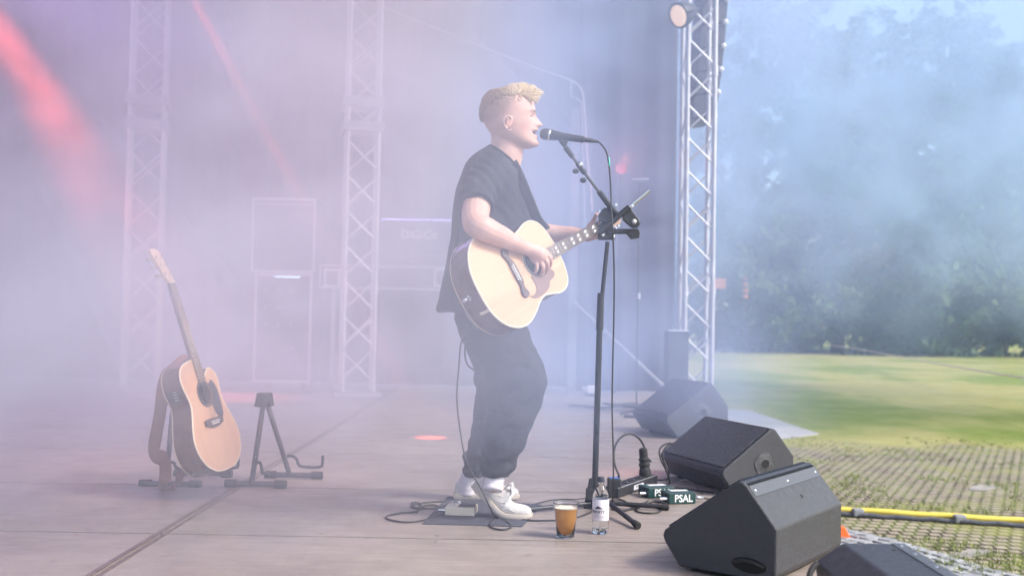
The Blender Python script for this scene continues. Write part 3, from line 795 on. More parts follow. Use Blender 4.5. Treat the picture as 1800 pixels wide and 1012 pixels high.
# right arm (nearest the camera) and left arm
limb(bm, [WP(866, 300, 8.30), WP(848, 328, 8.22), WP(838, 362, 8.13), WP(836, 392, 8.05), WP(851, 402, 8.04), WP(878, 415, 8.085), WP(905, 428, 8.13), WP(926, 437, 8.165)], [.062, .058, .056, .052, .050, .044, .034, .027])
ball(bm, WP(829, 399, 8.04), .030)
limb(bm, [WP(878, 300, 8.58), WP(895, 335, 8.64), WP(915, 375, 8.68), WP(932, 402, 8.68), WP(965, 410, 8.67), WP(1000, 411, 8.655), WP(1028, 413, 8.63)], [.055, .05, .046, .044, .042, .034, .027])
def finger(bm, pts, r0_=.0088, r1_=.0065): limb(bm, pts, [r0_, r0_ * .98, (r0_ + r1_) / 2, r1_][:len(pts)], 5, 10); ball(bm, Vector(pts[-1]), r1_)
# right hand
limb(bm, [WP(922, 436, 8.162), WP(934, 440, 8.175), WP(948, 448, 8.185), WP(958, 453, 8.192)], [.0255, .030, .034, .026])
ball(bm, WP(945, 450, 8.185), (.036, .018, .034)); ball(bm, WP(953, 456, 8.19), (.030, .016, .026))
finger(bm, [WP(956, 446, 8.180), WP(965, 451, 8.185), WP(969, 461, 8.197), WP(966, 471, 8.214)], .0095)
finger(bm, [WP(953, 453, 8.180), WP(961, 460, 8.178), WP(963, 470, 8.19), WP(960, 480, 8.212)], .0095)
finger(bm, [WP(948, 458, 8.178), WP(954, 467, 8.174), WP(954, 476, 8.184), WP(950, 484, 8.206)], .009)
finger(bm, [WP(941, 459, 8.176), WP(944, 469, 8.17), WP(942, 477, 8.178), WP(939, 482, 8.196)], .008, .006)
finger(bm, [WP(940, 438, 8.19), WP(952, 438, 8.21), WP(962, 444, 8.222), WP(969, 452, 8.228)], .0105, .0075)
# left hand round the neck
limb(bm, [WP(1024, 413, 8.632), WP(1034, 413, 8.625), WP(1046, 411, 8.61)], [.026, .029, .026]); ball(bm, WP(1048, 410, 8.61), (.034, .020, .026))
finger(bm, [WP(1032, 405, 8.64), WP(1038, 395, 8.645), WP(1044, 386, 8.635), WP(1048, 377, 8.60)], .0115, .0085)
for i, (dx, ty) in enumerate(((0, 403), (8, 401), (15, 399), (21, 398))):
    finger(bm, [WP(1042 + dx, 414 - dx * .45, 8.60 + dx * .002), WP(1046 + dx, 412 - dx * .5, 8.565 + dx * .0018), WP(1050 + dx, 401 - dx * .4, 8.54 + dx * .002), WP(1051 + dx, ty - 14 - dx * .3, 8.545 + dx * .0022)], .0095 - .0006 * i)
# near ear and far ear
for Ye, sgn in ((YH - .0775, -1), (YH + .0775, 1)):
    e = lambda px, py, o: WP(px, py, Ye) + Vector((0, sgn * o, 0))
    sweep(bm, catmull([e(899, 213, .000), e(898, 207, .007), e(892, 204.5, .013), e(886.5, 209, .016), e(885.5, 217, .014), e(889, 225, .010), e(895, 230, .005), e(899, 227, .001)], 4), .0036, 8)
    sweep(bm, catmull([e(898, 214, .002), e(893, 212, .008), e(891, 217, .009), e(894, 223, .006)], 3), .0026, 6)
    ball(bm, e(893, 217, .002), (.014, .005, .022))
body = obj('body', bm, None, person)
body.data.materials.clear(); M_skin = skin_mat(); body.data.materials.append(M_skin)
md = body.modifiers.new('r', 'REMESH'); md.mode = 'VOXEL'; md.voxel_size = .0034; md.use_smooth_shade = True
md = body.modifiers.new('s', 'SMOOTH'); md.factor = .5; md.iterations = 3
meshify(body)
if not body.data.materials: body.data.materials.append(M_skin)
for p in body.data.polygons: p.use_smooth = True
# eyes, mouth interior
M_eye = mat('eye_white', (.72, .69, .66), .2); M_iris = mat('iris', (.10, .13, .15), .15)
for s_ in (-1, 1):
    c = WP(930.3, 205.8, YH) + Vector((0, s_ * .031, 0)); bm = B(); bmesh.ops.create_uvsphere(bm, u_segments=20, v_segments=14, radius=.0112, matrix=Matrix.Translation(c)); ey = obj('eyeball', bm, M_eye, person, smooth=True)
    d = Vector((.95, s_ * .12 - .06, -.22)).normalized(); x, y, _ = frame(d); bm = B(); lathe(bm, [(.0055, .0101), (.004, .0108), (.001, .0115)], basis(c, x, y, d), 16); obj('iris', bm, M_iris, ey)
    bm = B(); bmesh.ops.create_uvsphere(bm, u_segments=48, v_segments=48, radius=.0123, matrix=Matrix.Translation(c))
    kill = []
    for f in bm.faces:
        q = (f.calc_center_median() - c); az = math.atan2(abs(q.y) if q.y * s_ > 0 else -abs(q.y), q.x); el = math.asin(max(-1, min(1, q.z / .0122)))
        if abs(az - .1) < .85 and -.42 < el < .10 - .35 * abs(az - .1): kill.append(f)
    bmesh.ops.delete(bm, geom=kill, context='FACES'); obj('eyelid', bm, M_skin, person, smooth=True)
    bm = B(); sweep(bm, [c + Vector((.0126 * math.cos(a_), s_ * .0126 * math.sin(a_), .0012 - .0028 * abs(a_ - .1))) for a_ in [-.75 + .2 * k for k in range(9)]], .0013, 5); obj('eyelash', bm, mat('lash', (.12, .08, .06), .8), person)
    bm = B(); q = []
    for k in range(7):
        u = k / 6; yy = s_ * (.015 + .034 * u); q.append(WP(942.3 - 1.5 * u - 9.5 * u ** 2.2, 199 - 2.0 * math.sin(u * 2.6), YH) + Vector((0, yy, 0)))
    sweep(bm, q, 0, 6, rs=[.0012, .0017, .0018, .0017, .0015, .0011, .0006]); obj('eyebrow', bm, mat('eyebrow_hair', (.24, .16, .11), .8), person)
bm = B(); ball(bm, WP(934, 233.5, YH), (.020, .021, .0085)); obj('mouth_cavity', bm, mat('mouth', (.10, .025, .02), .6), person)
bm = B(); sweep(bm, [WP(940, 231, YH) + Vector((-abs(y) * .5, y, 0)) for y in (-.018, -.01, 0, .01, .018)], .0028, 6); obj('teeth', bm, M_eye, person)
# hair: clipped cap plus swept-up quiff made of locks
M_hair = bpy.data.materials.new('blond_hair'); M_hair.use_nodes = True; t = M_hair.node_tree; p_ = t.nodes['Principled BSDF']
pos = world_pos(t); hx = rampf(t, sep(t, pos)[0], WP(868, 170, YH).x, WP(915, 165, YH).x)
hn_ = noise_n(t, scalev(t, pos, (1, 1, .6)), 150, 4, .7)
t.links.new(mixc(t, rampf(t, hn_, .3, .7), mixc(t, hx, (.28, .18, .115), (.68, .52, .32)), mixc(t, hx, (.42, .29, .19), (.90, .77, .55))), p_.inputs['Base Color']); p_.inputs['Roughness'].default_value = .55
rnd = random.Random(11); bm = B()
def hp(px, py, y): return WP(px, py, YH) + Vector((0, y, 0))
cnt = 0
SP = [(846, 185), (849, 174), (856, 166), (866, 161), (880, 157), (893, 153), (905, 152), (917, 153), (927, 157), (933, 163), (935, 169)]   # scalp line
while cnt < 2600:
    f = rnd.random(); k = f * (len(SP) - 1); i = min(int(k), len(SP) - 2); u = k - i
    sx_ = SP[i][0] + (SP[i + 1][0] - SP[i][0]) * u; sy_ = SP[i][1] + (SP[i + 1][1] - SP[i][1]) * u
    lat = rnd.uniform(-1, 1); half = .038 + .030 * math.sin(math.pi * min(1, f * 1.05)); y = lat * half
    drop = 17 * abs(lat) ** 2.4
    root = hp(sx_ * (1 - .06 * abs(lat) ** 2) + 54 * abs(lat) ** 2 * (.06 / .06) * .0 + (888 * .06 * abs(lat) ** 2), sy_ + 3 + drop, y)
    front = max(0, (f - .45) / .55)
    ln = (.013 + .034 * front ** .8 * (1 - .55 * abs(lat) ** 2)) * rnd.uniform(.7, 1.1)
    up_ = Vector((-.35 + .75 * front + rnd.gauss(0, .10) + .12 * math.sin(f * 40), lat * .5 + rnd.gauss(0, .10), .95)); up_.normalize()
    cu = Vector((1.0 * front + .1, 0, -.40)) * ln * (.3 + .7 * front)
    p0 = root; p1 = root + up_ * ln * .55; p2 = root + up_ * ln * .95 + cu * .55
    if front > .8: p2 = p2 + Vector((.002, 0, -.008 * (front - .8) / .2))
    r_ = rnd.uniform(.0012, .0028)
    sweep(bm, catmull([p0, p1, p2], 3), 0, 5, rs=[r_, r_ * 1.1, r_ * 1.1, r_, r_ * .8, r_ * .5, r_ * .15][:7])
    cnt += 1
# short nap over the crown and back so the cap reads as hair, not paint
while cnt < 5900:
    th = rnd.uniform(R(58), R(180)) * rnd.choice((-1, 1)); py = rnd.uniform(160, 214)
    for (a, b) in zip(HROWS, HROWS[1:]):
        if a[0] <= py <= b[0]: f = (py - a[0]) / (b[0] - a[0]); vals = [a[i] + (b[i] - a[i]) * f for i in range(4)]; break
    _, fr, bk, hw = vals; A = WP(fr, py, YH); Bk = WP(bk, py, YH); c = Bk * .52 + A * .48; cx, sy = math.cos(th), math.sin(th)
    x = (abs(cx) ** .84) * (A - c).x if cx > 0 else cx * (c - Bk).x
    lim = 184 + (R(180) - abs(th)) * -7 + 30 * max(0, (abs(th) - R(125)) / R(55))
    if rnd.random() < (py - (lim - 10)) / 24: cnt += .35; continue
    y = sy * hw * (1 - .13 * max(cx, 0) ** 1.5); p0 = c + Vector((x, y, 0)); nr = Vector((x, y * 1.3, 0)).normalized()
    d = (nr * .55 + Vector((-.3, 0, -.55 if py > 175 else .3))).normalized(); l = rnd.uniform(.005, .010)
    sweep(bm, [p0 - nr * .001, p0 + nr * .0035 + d * l * .4, p0 + nr * .003 + d * l], 0, 4, rs=[.0019, .0016, .0005]); cnt += 1
obj('hair', bm, M_hair, person, smooth=True)
# ---- clothes
def cloth_mat(name, col):
    m_ = mat(name, col, .85, 0, .15, 6, .5, 700); return m_
def fold(o, fn):
    me = o.data; me.update(); no = [v.normal.copy() for v in me.vertices]
    for v, n_ in zip(me.vertices, no): v.co += n_ * fn(v.co + o_off)
    me.update()
o_off = Vector(person.location)
def nz(v, sx, sy, sz, seed=0): return noise.noise(Vector((v.x * sx + seed, v.y * sy, v.z * sz + seed * .3)))
def ridge(v, sx, sy, sz, seed): return (1 - abs(nz(v, sx, sy, sz, seed)) * 2.4)
bm = B()
SH = [(256, 861.5, 909, .062, 8.43, 40), (262, 850, 911, .080, 8.43, 37), (270, 838, 913, .118, 8.43, 32), (281, 826, 915, .165, 8.43, 24), (295, 817, 917, .195, 8.43, 14), (312, 811, 920, .205, 8.43, 6), (330, 805, 926, .205, 8.43, 2), (350, 801, 933, .20, 8.43, 0), (385, 796, 945, .195, 8.44, 0), (420, 793, 944, .19, 8.44, 0), (460, 787, 934, .19, 8.45, 0), (500, 779, 918, .19, 8.45, 0), (530, 772, 903, .188, 8.46, 0), (546.5, 768.5, 897, .187, 8.46, 0)]
loft_rows(bm, interp_rows(SH, 3), 40)
limb(bm, [WP(868, 292, 8.32), WP(852, 318, 8.24), WP(842, 342, 8.165), WP(838.5, 361, 8.12)], [.075, .076, .068, .062], 6, 24)
limb(bm, [WP(880, 295, 8.56), WP(893, 330, 8.62), WP(905, 360, 8.66)], [.07, .066, .062], 6, 24)
sh = obj('t_shirt', bm, cloth_mat('black_jersey', (.020, .022, .032)), person)
md = sh.modifiers.new('r', 'REMESH'); md.mode = 'VOXEL'; md.voxel_size = .0055; md = sh.modifiers.new('s', 'SMOOTH'); md.factor = .5; md.iterations = 5
meshify(sh)
ARM = WP(845, 330, 8.2)
def shirt_f(v):
    d = .007 * ridge(v, 9, 9, 3.2, 1) * .6 + .004 * nz(v, 22, 22, 9, 4)
    z = (v.z - .83) / .5
    d += .0035 * (abs(nz(v, 13, 13, 5, 12)) ** .6 - .35) * 2 + .006 * math.sin(v.x * 60 + v.y * 25 + 2.5 * nz(v, 6, 6, 3, 2)) * max(0, min(1, (1.30 - v.z) / .25)) * .55
    # diagonal pulls from the sleeve
    q = v - ARM; d += .0035 * math.sin(q.dot(Vector((.8, .2, .9))) * 120 + 3 * nz(v, 8, 8, 8, 7)) * math.exp(-(q.length / .14) ** 2)
    return d
fold(sh, shirt_f)
for p in sh.data.polygons: p.use_smooth = True
# ribbed collar, sleeve hem, bottom hem as fine raised rims
bm = B(); q = []
for k in range(29):
    th = 2 * math.pi * k / 28; a, b = WP(861, 256.5, 8.43), WP(909.5, 296, 8.43); c = (a + b) / 2; q.append(c + Vector(((b.x - a.x) / 2 * math.cos(th) * 1.06, .064 * math.sin(th), (b.z - a.z) / 2 * math.cos(th) + .006 * math.sin(th) ** 2)))
sweep(bm, q, .0052, 8); obj('collar', bm, sh.data.materials[0], sh, smooth=True)
sl_d = (WP(838.5, 361, 8.12) - WP(842, 342, 8.165)).normalized(); x, y, _ = frame(sl_d); c = WP(838.7, 361, 8.118)
bm = B(); rr = []
for (r_, z) in ((.0645, -.022), (.0665, -.021), (.0672, 0.0), (.066, .002), (.058, .001), (.057, -.018)):
    rr.append(ring(bm, c + sl_d * z, x, y, r_, r_, 32))
for i in range(len(rr) - 1): bridge(bm, rr[i], rr[i + 1])
obj('sleeve_hem', bm, sh.data.materials[0], sh, smooth=True)
bm = B(); loft_rows(bm, interp_rows(TRO_H, 3), 36); loft_rows(bm, interp_rows(TRO_N, 3), 32); loft_rows(bm, interp_rows(TRO_F, 3), 32)
tr = obj('trousers', bm, cloth_mat('black_canvas', (.021, .022, .029)), person)
md = tr.modifiers.new('r', 'REMESH'); md.mode = 'VOXEL'; md.voxel_size = .006; md = tr.modifiers.new('s', 'SMOOTH'); md.factor = .5; md.iterations = 4
meshify(tr)
def tro_f(v):
    d = .006 * ridge(v, 7, 7, 5, 3) * .7 + .004 * nz(v, 16, 16, 16, 8)
    d -= .0035 * max(0, 1 - abs(nz(v, 9, 9, 7, 21)) * 7) + .0022 * max(0, 1 - abs(nz(v, 14, 10, 18, 31)) * 6)
    lo = max(0, min(1, (.42 - v.z) / .25)); d += .008 * math.sin(v.z * 95 + 4 * nz(v, 7, 7, 2, 5)) * lo * .8
    kn = math.exp(-((v.z - .53) / .10) ** 2); d += .006 * math.sin(v.z * 70 - v.x * 40 + 3 * nz(v, 6, 6, 3, 9)) * kn * .6
    return d
fold(tr, tro_f)
for p in tr.data.polygons: p.use_smooth = True
# guitar strap
M_strap = mat('strap_webbing', (.016, .016, .02), .8)
T = thing('guitar_strap', 'narrow black strap running down the singer\'s chest to the guitar', 'strap', WP(925, 335, 8.3))
bm = B(); sweep(bm, catmull([WP(893, 272, 8.50), WP(905, 292, 8.36), WP(917, 318, 8.305), WP(930, 350, 8.285), WP(944, 384, 8.30), WP(960, 404, 8.40)], 6), 0, 8, flat=(.020, .0022, (0, 1, .3))); obj('webbing', bm, M_strap, T, smooth=True)
bm = B(); sweep(bm, catmull([WP(893, 272, 8.50), WP(868, 270, 8.56), WP(838, 300, 8.58), WP(812, 350, 8.50), WP(800, 420, 8.34), WP(803, 470, 8.20), GP(0, .0, -.05)], 6), 0, 8, flat=(.0022, .020, (0, 1, .3))); obj('back_webbing', bm, M_strap, T, smooth=True)
# ---- shoes
M_shoe = mat('white_leather', (.56, .54, .51), .45, 0, .07, 25, .25, 90); M_sole = mat('cream_sole', (.50, .44, .38), .6, 0, .08, 30); M_sock = mat('white_sock', (.62, .58, .62), .9, 0, .05, 40, .4, 400)
M_lace = mat('lace', (.66, .65, .63), .8)
def shoe(X, ball_bend, label=None):
    """X: maps local (x forward 0..0.30, y side, z up) to the world"""
    def bend(x, y, z):
        bx0 = .205
        if ball_bend and x < bx0:
            s_ = bx0 - x; tr_ = .055; ang = ball_bend * min(1, s_ / tr_); c, s2 = math.cos(ang), math.sin(ang)
            if s_ <= tr_:
                px_, pz_ = -s_, z; k = ang / 2; return X(Vector((bx0 - s_ * math.cos(k) + z * math.sin(ang), y, s_ * math.sin(k) + z * c)))
            k = ball_bend / 2; ox = bx0 - tr_ * math.cos(k); oz = tr_ * math.sin(k); r_ = s_ - tr_
            return X(Vector((ox - r_ * c + z * s2, y, oz + r_ * s2 + z * c)))
        return X(Vector((x, y, z)))
    def halfw(x): 
        u = x / .30; return .001 + .050 * (max(0, math.sin(math.pi * min(1, u * .92 + .06)) ** .42)) * (.74 + .36 * u - .06 * math.sin(u * 6.3))
    def section(bm, x, z0, z1, n=20, wt=1.0, topw=.5, pw=.75):
        vs = []; hw = halfw(min(max(x, .003), .297)) * wt
        for i in range(n):
            an = 2 * math.pi * i / n; cy, sz = math.cos(an), math.sin(an)
            yy = math.copysign(abs(cy) ** pw, cy) * hw; zz = (math.copysign(abs(sz) ** pw, sz) + 1) / 2
            yy *= 1 - (1 - topw) * zz ** 1.5
            vs.append(bm.verts.new(bend(x, yy, z0 + (z1 - z0) * zz)))
        return vs
    S_ = thing_shoe = None
    bm = B(); top = [(0.004, .062), (.012, .082), (.03, .092), (.06, .082), (.085, .078), (.105, .094), (.125, .106), (.145, .103), (.165, .090), (.19, .075), (.215, .062), (.24, .058), (.265, .055), (.284, .048), (.296, .036)]
    rr = []
    for x, h in top:
        tw = .62 if x < .09 else .45 if x < .2 else .7
        rr.append(section(bm, x, .014, h, wt=.95, topw=tw))
    for i in range(len(rr) - 1): bridge(bm, rr[i], rr[i + 1])
    cap(bm, rr[0], True); cap(bm, rr[-1]); bmesh.ops.recalc_face_normals(bm, faces=bm.faces[:])
    up_ = obj('shoe', bm, M_shoe, person, smooth=True); sub = up_.modifiers.new('s', 'SUBSURF'); sub.levels = 1; sub.render_levels = 1
    bm = B(); rr = []
    for k in range(21):
        u_ = k / 20; x = .302 * (.5 - .5 * math.cos(math.pi * u_)); th = (.028 - .009 * u_) * (1 if k < 17 else 1 - .10 * (k - 16)); xx = x - .002; lift = .013 * max(0, (k - 14) / 6) ** 2 + .005 * max(0, (3 - k) / 3) ** 2
        hw = halfw(min(max(x, .0015), .2985)) * 1.05 * (1 if 0 < k < 20 else .6); vs = []
        for (yy, zz) in ((-1, 0.12), (-.94, 0), (0, 0), (.94, 0), (1, .12), (1.02, .6), (.97, 1), (0, 1), (-.97, 1), (-1.02, .6)): vs.append(bm.verts.new(bend(xx, yy * hw, lift + zz * th)))
        rr.append(vs)
    for i in range(20): bridge(bm, rr[i], rr[i + 1])
    cap(bm, rr[0], True); cap(bm, rr[-1]); bmesh.ops.recalc_face_normals(bm, faces=bm.faces[:]); obj('sole', bm, M_sole, up_, angle=50)
    # laces, tongue, overlays
    bm = B()
    for k, (x, h, w_) in enumerate(((.128, .107, .019), (.143, .104, .020), (.158, .096, .021), (.173, .087, .022), (.188, .078, .023))):
        pts = [bend(x + .006 * (y / .02) ** 2 * (-1), y, h + .002 - 9 * y * y * 1.3) for y in [w_ * (j - 4) / 4 for j in range(9)]]; sweep(bm, pts, .0024, 6)
        if k < 4:
            for s_ in (-1, 1): sweep(bm, [bend(x + .015 * u, s_ * w_ * (1 - 2 * u) * .9, h - .010 * u + .004 - 9 * (w_ * (1 - 2 * u)) ** 2) for u in (0, .25, .5, .75, 1)], .0022, 6)
    for s_ in (-1, 1):
        sweep(bm, catmull([bend(.125, 0, .110), bend(.12, s_ * .018, .122), bend(.135, s_ * .034, .112), bend(.14, s_ * .02, .106), bend(.125, 0, .110)], 4), .0021, 6)
        sweep(bm, catmull([bend(.125, 0, .110), bend(.14, s_ * .022, .110), bend(.158, s_ * .042, .085), bend(.172, s_ * .046, .068)], 4), .0021, 6)
    obj('lace', bm, M_lace, up_, smooth=True)
    bm = B(); q = [bend(x, 0, z) for x, z in ((.105, .095), (.108, .122), (.112, .132), (.118, .128), (.13, .106))]
    sweep(bm, q, 0, 10, flat=(.022, .0035, bend(.2, 0, .05) - bend(.1, 0, .05))); obj('tongue', bm, M_shoe, up_, smooth=True)
    def surf(x, z):
        h = head_prof(x, top); tw = .62 if x < .09 else .45 if x < .2 else .7; zz = max(0, min(1, (z - .018) / (h - .018))); s1 = abs(2 * zz - 1) ** (1 / .75)
        return math.sqrt(max(0, 1 - s1 * s1)) ** .75 * halfw(x) * .93 * (1 - (1 - tw) * zz ** 1.5)
    for s_ in (-1, 1):
        for (x0, z0), (x1, z1) in (((.045, .036), (.105, .066)), ((.07, .036), (.125, .070)), ((.105, .034), (.16, .064)), ((.13, .034), (.185, .058)), ((.16, .032), (.20, .05)), ((.20, .045), (.235, .030)), ((.03, .066), (.08, .058)), ((.015, .055), (.05, .040))):
            bm = B(); sweep(bm, [bend(x0 + (x1 - x0) * u, s_ * (surf(x0 + (x1 - x0) * u, z0 + (z1 - z0) * u) - .0004), z0 + (z1 - z0) * u) for u in (0, .2, .4, .6, .8, 1)], .0020, 6); obj('stitched_overlay', bm, M_shoe, up_, smooth=True)
    for xx in (.255, .272):
        bm = B(); p = bend(xx, -.0 - halfw(xx) * .62, .043); cbox(bm, (0, 0, 0), (.012, .003, .006), Matrix.Translation(p)); obj('eyelet_patch', bm, M_sole, up_, bevel=.001)
    return up_
# near shoe: toe at right, heel raised
tp = W(936, 909, 4.11); hx_ = Vector((math.cos(R(-10)), math.sin(R(-10)), 0)); hy_ = Vector((-hx_.y, hx_.x, 0))
org = Vector((tp.x, 4.11, .003)) - hx_ * .300
shoe(lambda v: org + hx_ * v.x + hy_ * v.y + Vector((0, 0, v.z)), R(42))
hp2 = WP(797, 886, 8.73); hx2 = Vector((math.cos(R(6)), math.sin(R(6)), 0)); hy2 = Vector((-hx2.y, hx2.x, 0)); org2 = Vector((hp2.x, 8.73 - 4.2, .003))
shoe(lambda v: org2 + hx2 * v.x + hy2 * v.y + Vector((0, 0, v.z)), 0)
for pts in ([WP(873, 826, 8.265), WP(868, 845, 8.25), WP(866, 862, 8.235)], [WP(828, 828, 8.72), WP(822, 850, 8.73), WP(822, 868, 8.735)]):
    bm = B(); P_ = catmull(pts, 6); sweep(bm, P_, 0, 20, rs=[.040 + .0012 * math.sin(i * 1.9) for i in range(len(P_))]); obj('sock', bm, M_sock, person, smooth=True)
# ------------------------------------------------------------------ monitors
M_grille = bpy.data.materials.new('speaker_grille'); M_grille.use_nodes = True; t = M_grille.node_tree; p_ = t.nodes['Principled BSDF']
pos = world_pos(t); vo = t.nodes.new('ShaderNodeTexVoronoi'); vo.inputs['Scale'].default_value = 95; t.links.new(pos, vo.inputs['Vector'])
hole = rampf(t, vo.outputs['Distance'], .25, .5); t.links.new(mixc(t, hole, (.008, .008, .01), (.055, .056, .062)), p_.inputs['Base Color']); p_.inputs['Roughness'].default_value = .5
bp = t.nodes.new('ShaderNodeBump'); bp.inputs['Strength'].default_value = .7; bp.inputs['Distance'].default_value = .003; t.links.new(hole, bp.inputs['Height']); t.links.new(bp.outputs[0], p_.inputs['Normal'])
def wedge(label, C0, e, width, sc=1.0, ur=-1, group='black floor monitors along the stage front', handle_side=0, dust=0):
    """C0: bottom back corner of the near side panel; e: extrusion; u = performer direction"""
    e = Vector(e).normalized(); u = Vector((-e.y, e.x, 0)) * (1 if ur < 0 else -1); C0 = Vector(C0)
    up = Vector((0, 0, 1)); P = lambda s, z, q=0: C0 + u * s * sc + up * z * sc + e * q * sc
    T = thing('stage_monitor', label, 'stage monitor', C0, group)
    prof = [(.02, .012), (0, .035), (0, .18), (.100, .302), (.112, .312), (.128, .315), (.392, .125), (.398, .105), (.390, .085), (.335, .012)]
    bm = B(); prism(bm, [P(s, z) for s, z in prof], e * width * sc); cab = obj('cabinet', bm, M_spk, T, bevel=.006 * sc)
    for s_ in (.06, .30):
        for q in (.06, width - .06):
            bm = B(); tube(bm, P(s_, .0, q), P(s_, .0115, q), .018 * sc, n=14); obj('rubber_foot', bm, M_rubber, T)
    # grille on the sloping front, its ribbed top strip and the screwed plate behind it
    a_, b_ = (.140, .3075), (.384, .132); d = Vector((b_[0] - a_[0], 0, b_[1] - a_[1])); nn = (u * -d.z + up * d.x).normalized() if d.x * 1 > 0 else u
    bm = B(); q = [P(a_[0], a_[1], .02), P(b_[0], b_[1], .02), P(b_[0], b_[1], width - .02), P(a_[0], a_[1], width - .02)]; prism(bm, q, nn * .006 * sc); obj('grille', bm, M_grille, T, bevel=.003 * sc)
    bm = B(); q = [P(.398, .100, .02), P(.342, .020, .02), P(.342, .020, width - .02), P(.398, .100, width - .02)]; 
    nl = (u * .8 - up * .58).normalized(); prism(bm, q, nl * .004 * sc); obj('lower_grille', bm, M_grille, T)
    dAB = (P(.100, .302) - P(0, .18)).normalized(); nAB = dAB.cross(e); nAB = nAB if nAB.dot(u) < 0 else -nAB
    bm = B(); nk = int((width * sc - .03) / .0075); c0 = P(.100, .3035); rd = (P(.140, .3135) - P(.100, .3035)); up2 = e.cross(rd).normalized(); up2 = up2 if up2.z > 0 else -up2
    L = [c0 + e * .014 - up2 * .004]
    for k in range(nk): L += [c0 + e * (.015 + k * .0075 + dx_) + up2 * hh_ for dx_, hh_ in ((0, 0), (.0015, .0042), (.0045, .0042), (.006, 0))]
    L += [c0 + e * (.016 + nk * .0075) - up2 * .004]; prism(bm, L, rd * .95); obj('ribbed_strip', bm, M_black, T)
    bm = B(); o1 = P(.100, .302) - dAB * .002; o2 = P(.100, .302) - dAB * .040 * sc
    prism(bm, [o1 + e * .012 + nAB * .0005, o2 + e * .012 + nAB * .0005, o2 + e * (width * sc - .012) + nAB * .0005, o1 + e * (width * sc - .012) + nAB * .0005], nAB * .0016); pl = obj('top_plate', bm, M_platemat, T, bevel=.0006)
    for q in (.035, width / 2, width - .035):
        bm = B(); c = (o1 + o2) / 2 + e * q * sc + nAB * .0022; lathe(bm, [(.0055, 0), (.005, .0012), (.002, .0012), (.0018, .0004)], basis(c, dAB, e if dAB.cross(e).dot(nAB) > 0 else -e, nAB), 12); obj('screw', bm, M_chrome, pl)
    bm = B(); c = P(.045, .235, width * .55) + nAB * .0; lathe(bm, [(.008 * sc, .0005), (.007 * sc, .0018), (.0035 * sc, .0018), (.003 * sc, .0008)], basis(c, dAB, e, nAB), 10); obj('threaded_insert', bm, M_rubber, T)
    # side handle / pole socket on the near panel
    cc = P(.165, .145) if handle_side == 0 else P(.09, .055); M_ = basis(cc - e * .0005, u, up, -e)
    if handle_side == 0:
        bm = B(); lathe(bm, [(.058, 0), (.058, .0022), (.054, .0024), (.053, .0012), (.030, .0015), (.022, .003), (.020, .0005)], M_ @ Matrix.Scale(sc, 4), 32, closed=False); sk = obj('pole_socket', bm, M_sock_, T, angle=40)
        bm = B(); lathe(bm, [(.020, .0008), (.001, .0007)], M_ @ Matrix.Scale(sc, 4), 24); obj('socket_hole', bm, mat('socket_dark', (.004, .004, .004), .8), sk)
    else:
        bm = B(); L = []
        for k in range(24):
            an = 2 * math.pi * k / 24; L.append(cc + (u * math.cos(R(20)) - up * math.sin(R(20)) * -0 ) * (.062 * math.cos(an)) * sc + (up + u * .25) * (.024 * math.sin(an)) * sc - e * .0012)
        prism(bm, L, e * .0008); hh = obj('handle_recess', bm, mat('socket_dark', (.004, .004, .004), .8), T)
        bm = B(); sweep(bm, catmull([cc - u * .05 + up * .0 - e * .002, cc - u * .02 + up * .012 - e * .006, cc + u * .02 + up * .014 - e * .006, cc + u * .05 + up * .004 - e * .002], 4), .006, 8); obj('handle', bm, M_rubber, hh)
    return T, P, e, u, cab
M_platemat = mat('satin_black_plate', (.075, .078, .085), .42, 0, .1, 60); M_sock_ = mat('scuffed_disc', (.06, .06, .065), .4, 0, .6, 60)
M_spk2 = M_spk
near_C = Vector((.837, 3.12, 0)); eN = Vector((.363, .48, 0))
wedge('black stage monitor in the foreground with a ribbed top edge, nose pointing left', near_C, eN, .60, handle_side=1)
mid_C = Vector((1.385, 4.86, 0)); eM = Vector((-.34, .94, 0))
TM, PM, eM_, uM, _ = wedge('black stage monitor behind the nearest one, with a round disc on its side panel', mid_C, eM, .62)
far_C = Vector((1.565, 7.15, 0))
wedge('black stage monitor farthest along the stage edge, half veiled in blue smoke', far_C, Vector((-.34, .94, 0)), .42, sc=1.25)
# cut-off monitor in the bottom right corner, lying tilted
T = thing('stage_monitor', 'grey-lit stage monitor cut off by the bottom right corner', 'stage monitor', WP(1500, 980, 4.2 + 2.6), 'black floor monitors along the stage front')
Yc = 2.6; pts = [W(1432, 986, Yc + .02), W(1482, 953, Yc), W(1590, 955, Yc), W(1602, 963, Yc), W(1672, 1062, Yc), W(1600, 1150, Yc), W(1452, 1150, Yc)]
ec = Vector((-.02, -1, 0)).normalized(); bm = B(); prism(bm, pts, ec * .5); obj('cabinet', bm, M_spk, T, bevel=.005)
a_, b_ = pts[1], pts[2]; dd = (b_ - a_).normalized(); nu = ec.cross(dd); nu = nu if nu.z > 0 else -nu
bm = B(); q = [b_ - dd * .004 + ec * .004, b_ - dd * .036 + ec * .004, b_ - dd * .036 + ec * .49, b_ - dd * .004 + ec * .49]; prism(bm, [x + nu * .0005 for x in q], nu * .0015); pl = obj('top_plate', bm, M_platemat, T)
for k in (.03, .12, .25):
    bm = B(); lathe(bm, [(.0055, 0), (.004, .0012)], basis(b_ - dd * .02 + ec * k + nu * .002, dd, nu.cross(dd), nu), 10); obj('screw', bm, M_chrome, pl)
bm = B(); lathe(bm, [(.006, 0.0004), (.004, .001)], basis(a_ + dd * .105 + ec * .075, dd, nu.cross(dd), nu), 10); obj('threaded_insert', bm, M_rubber, T)
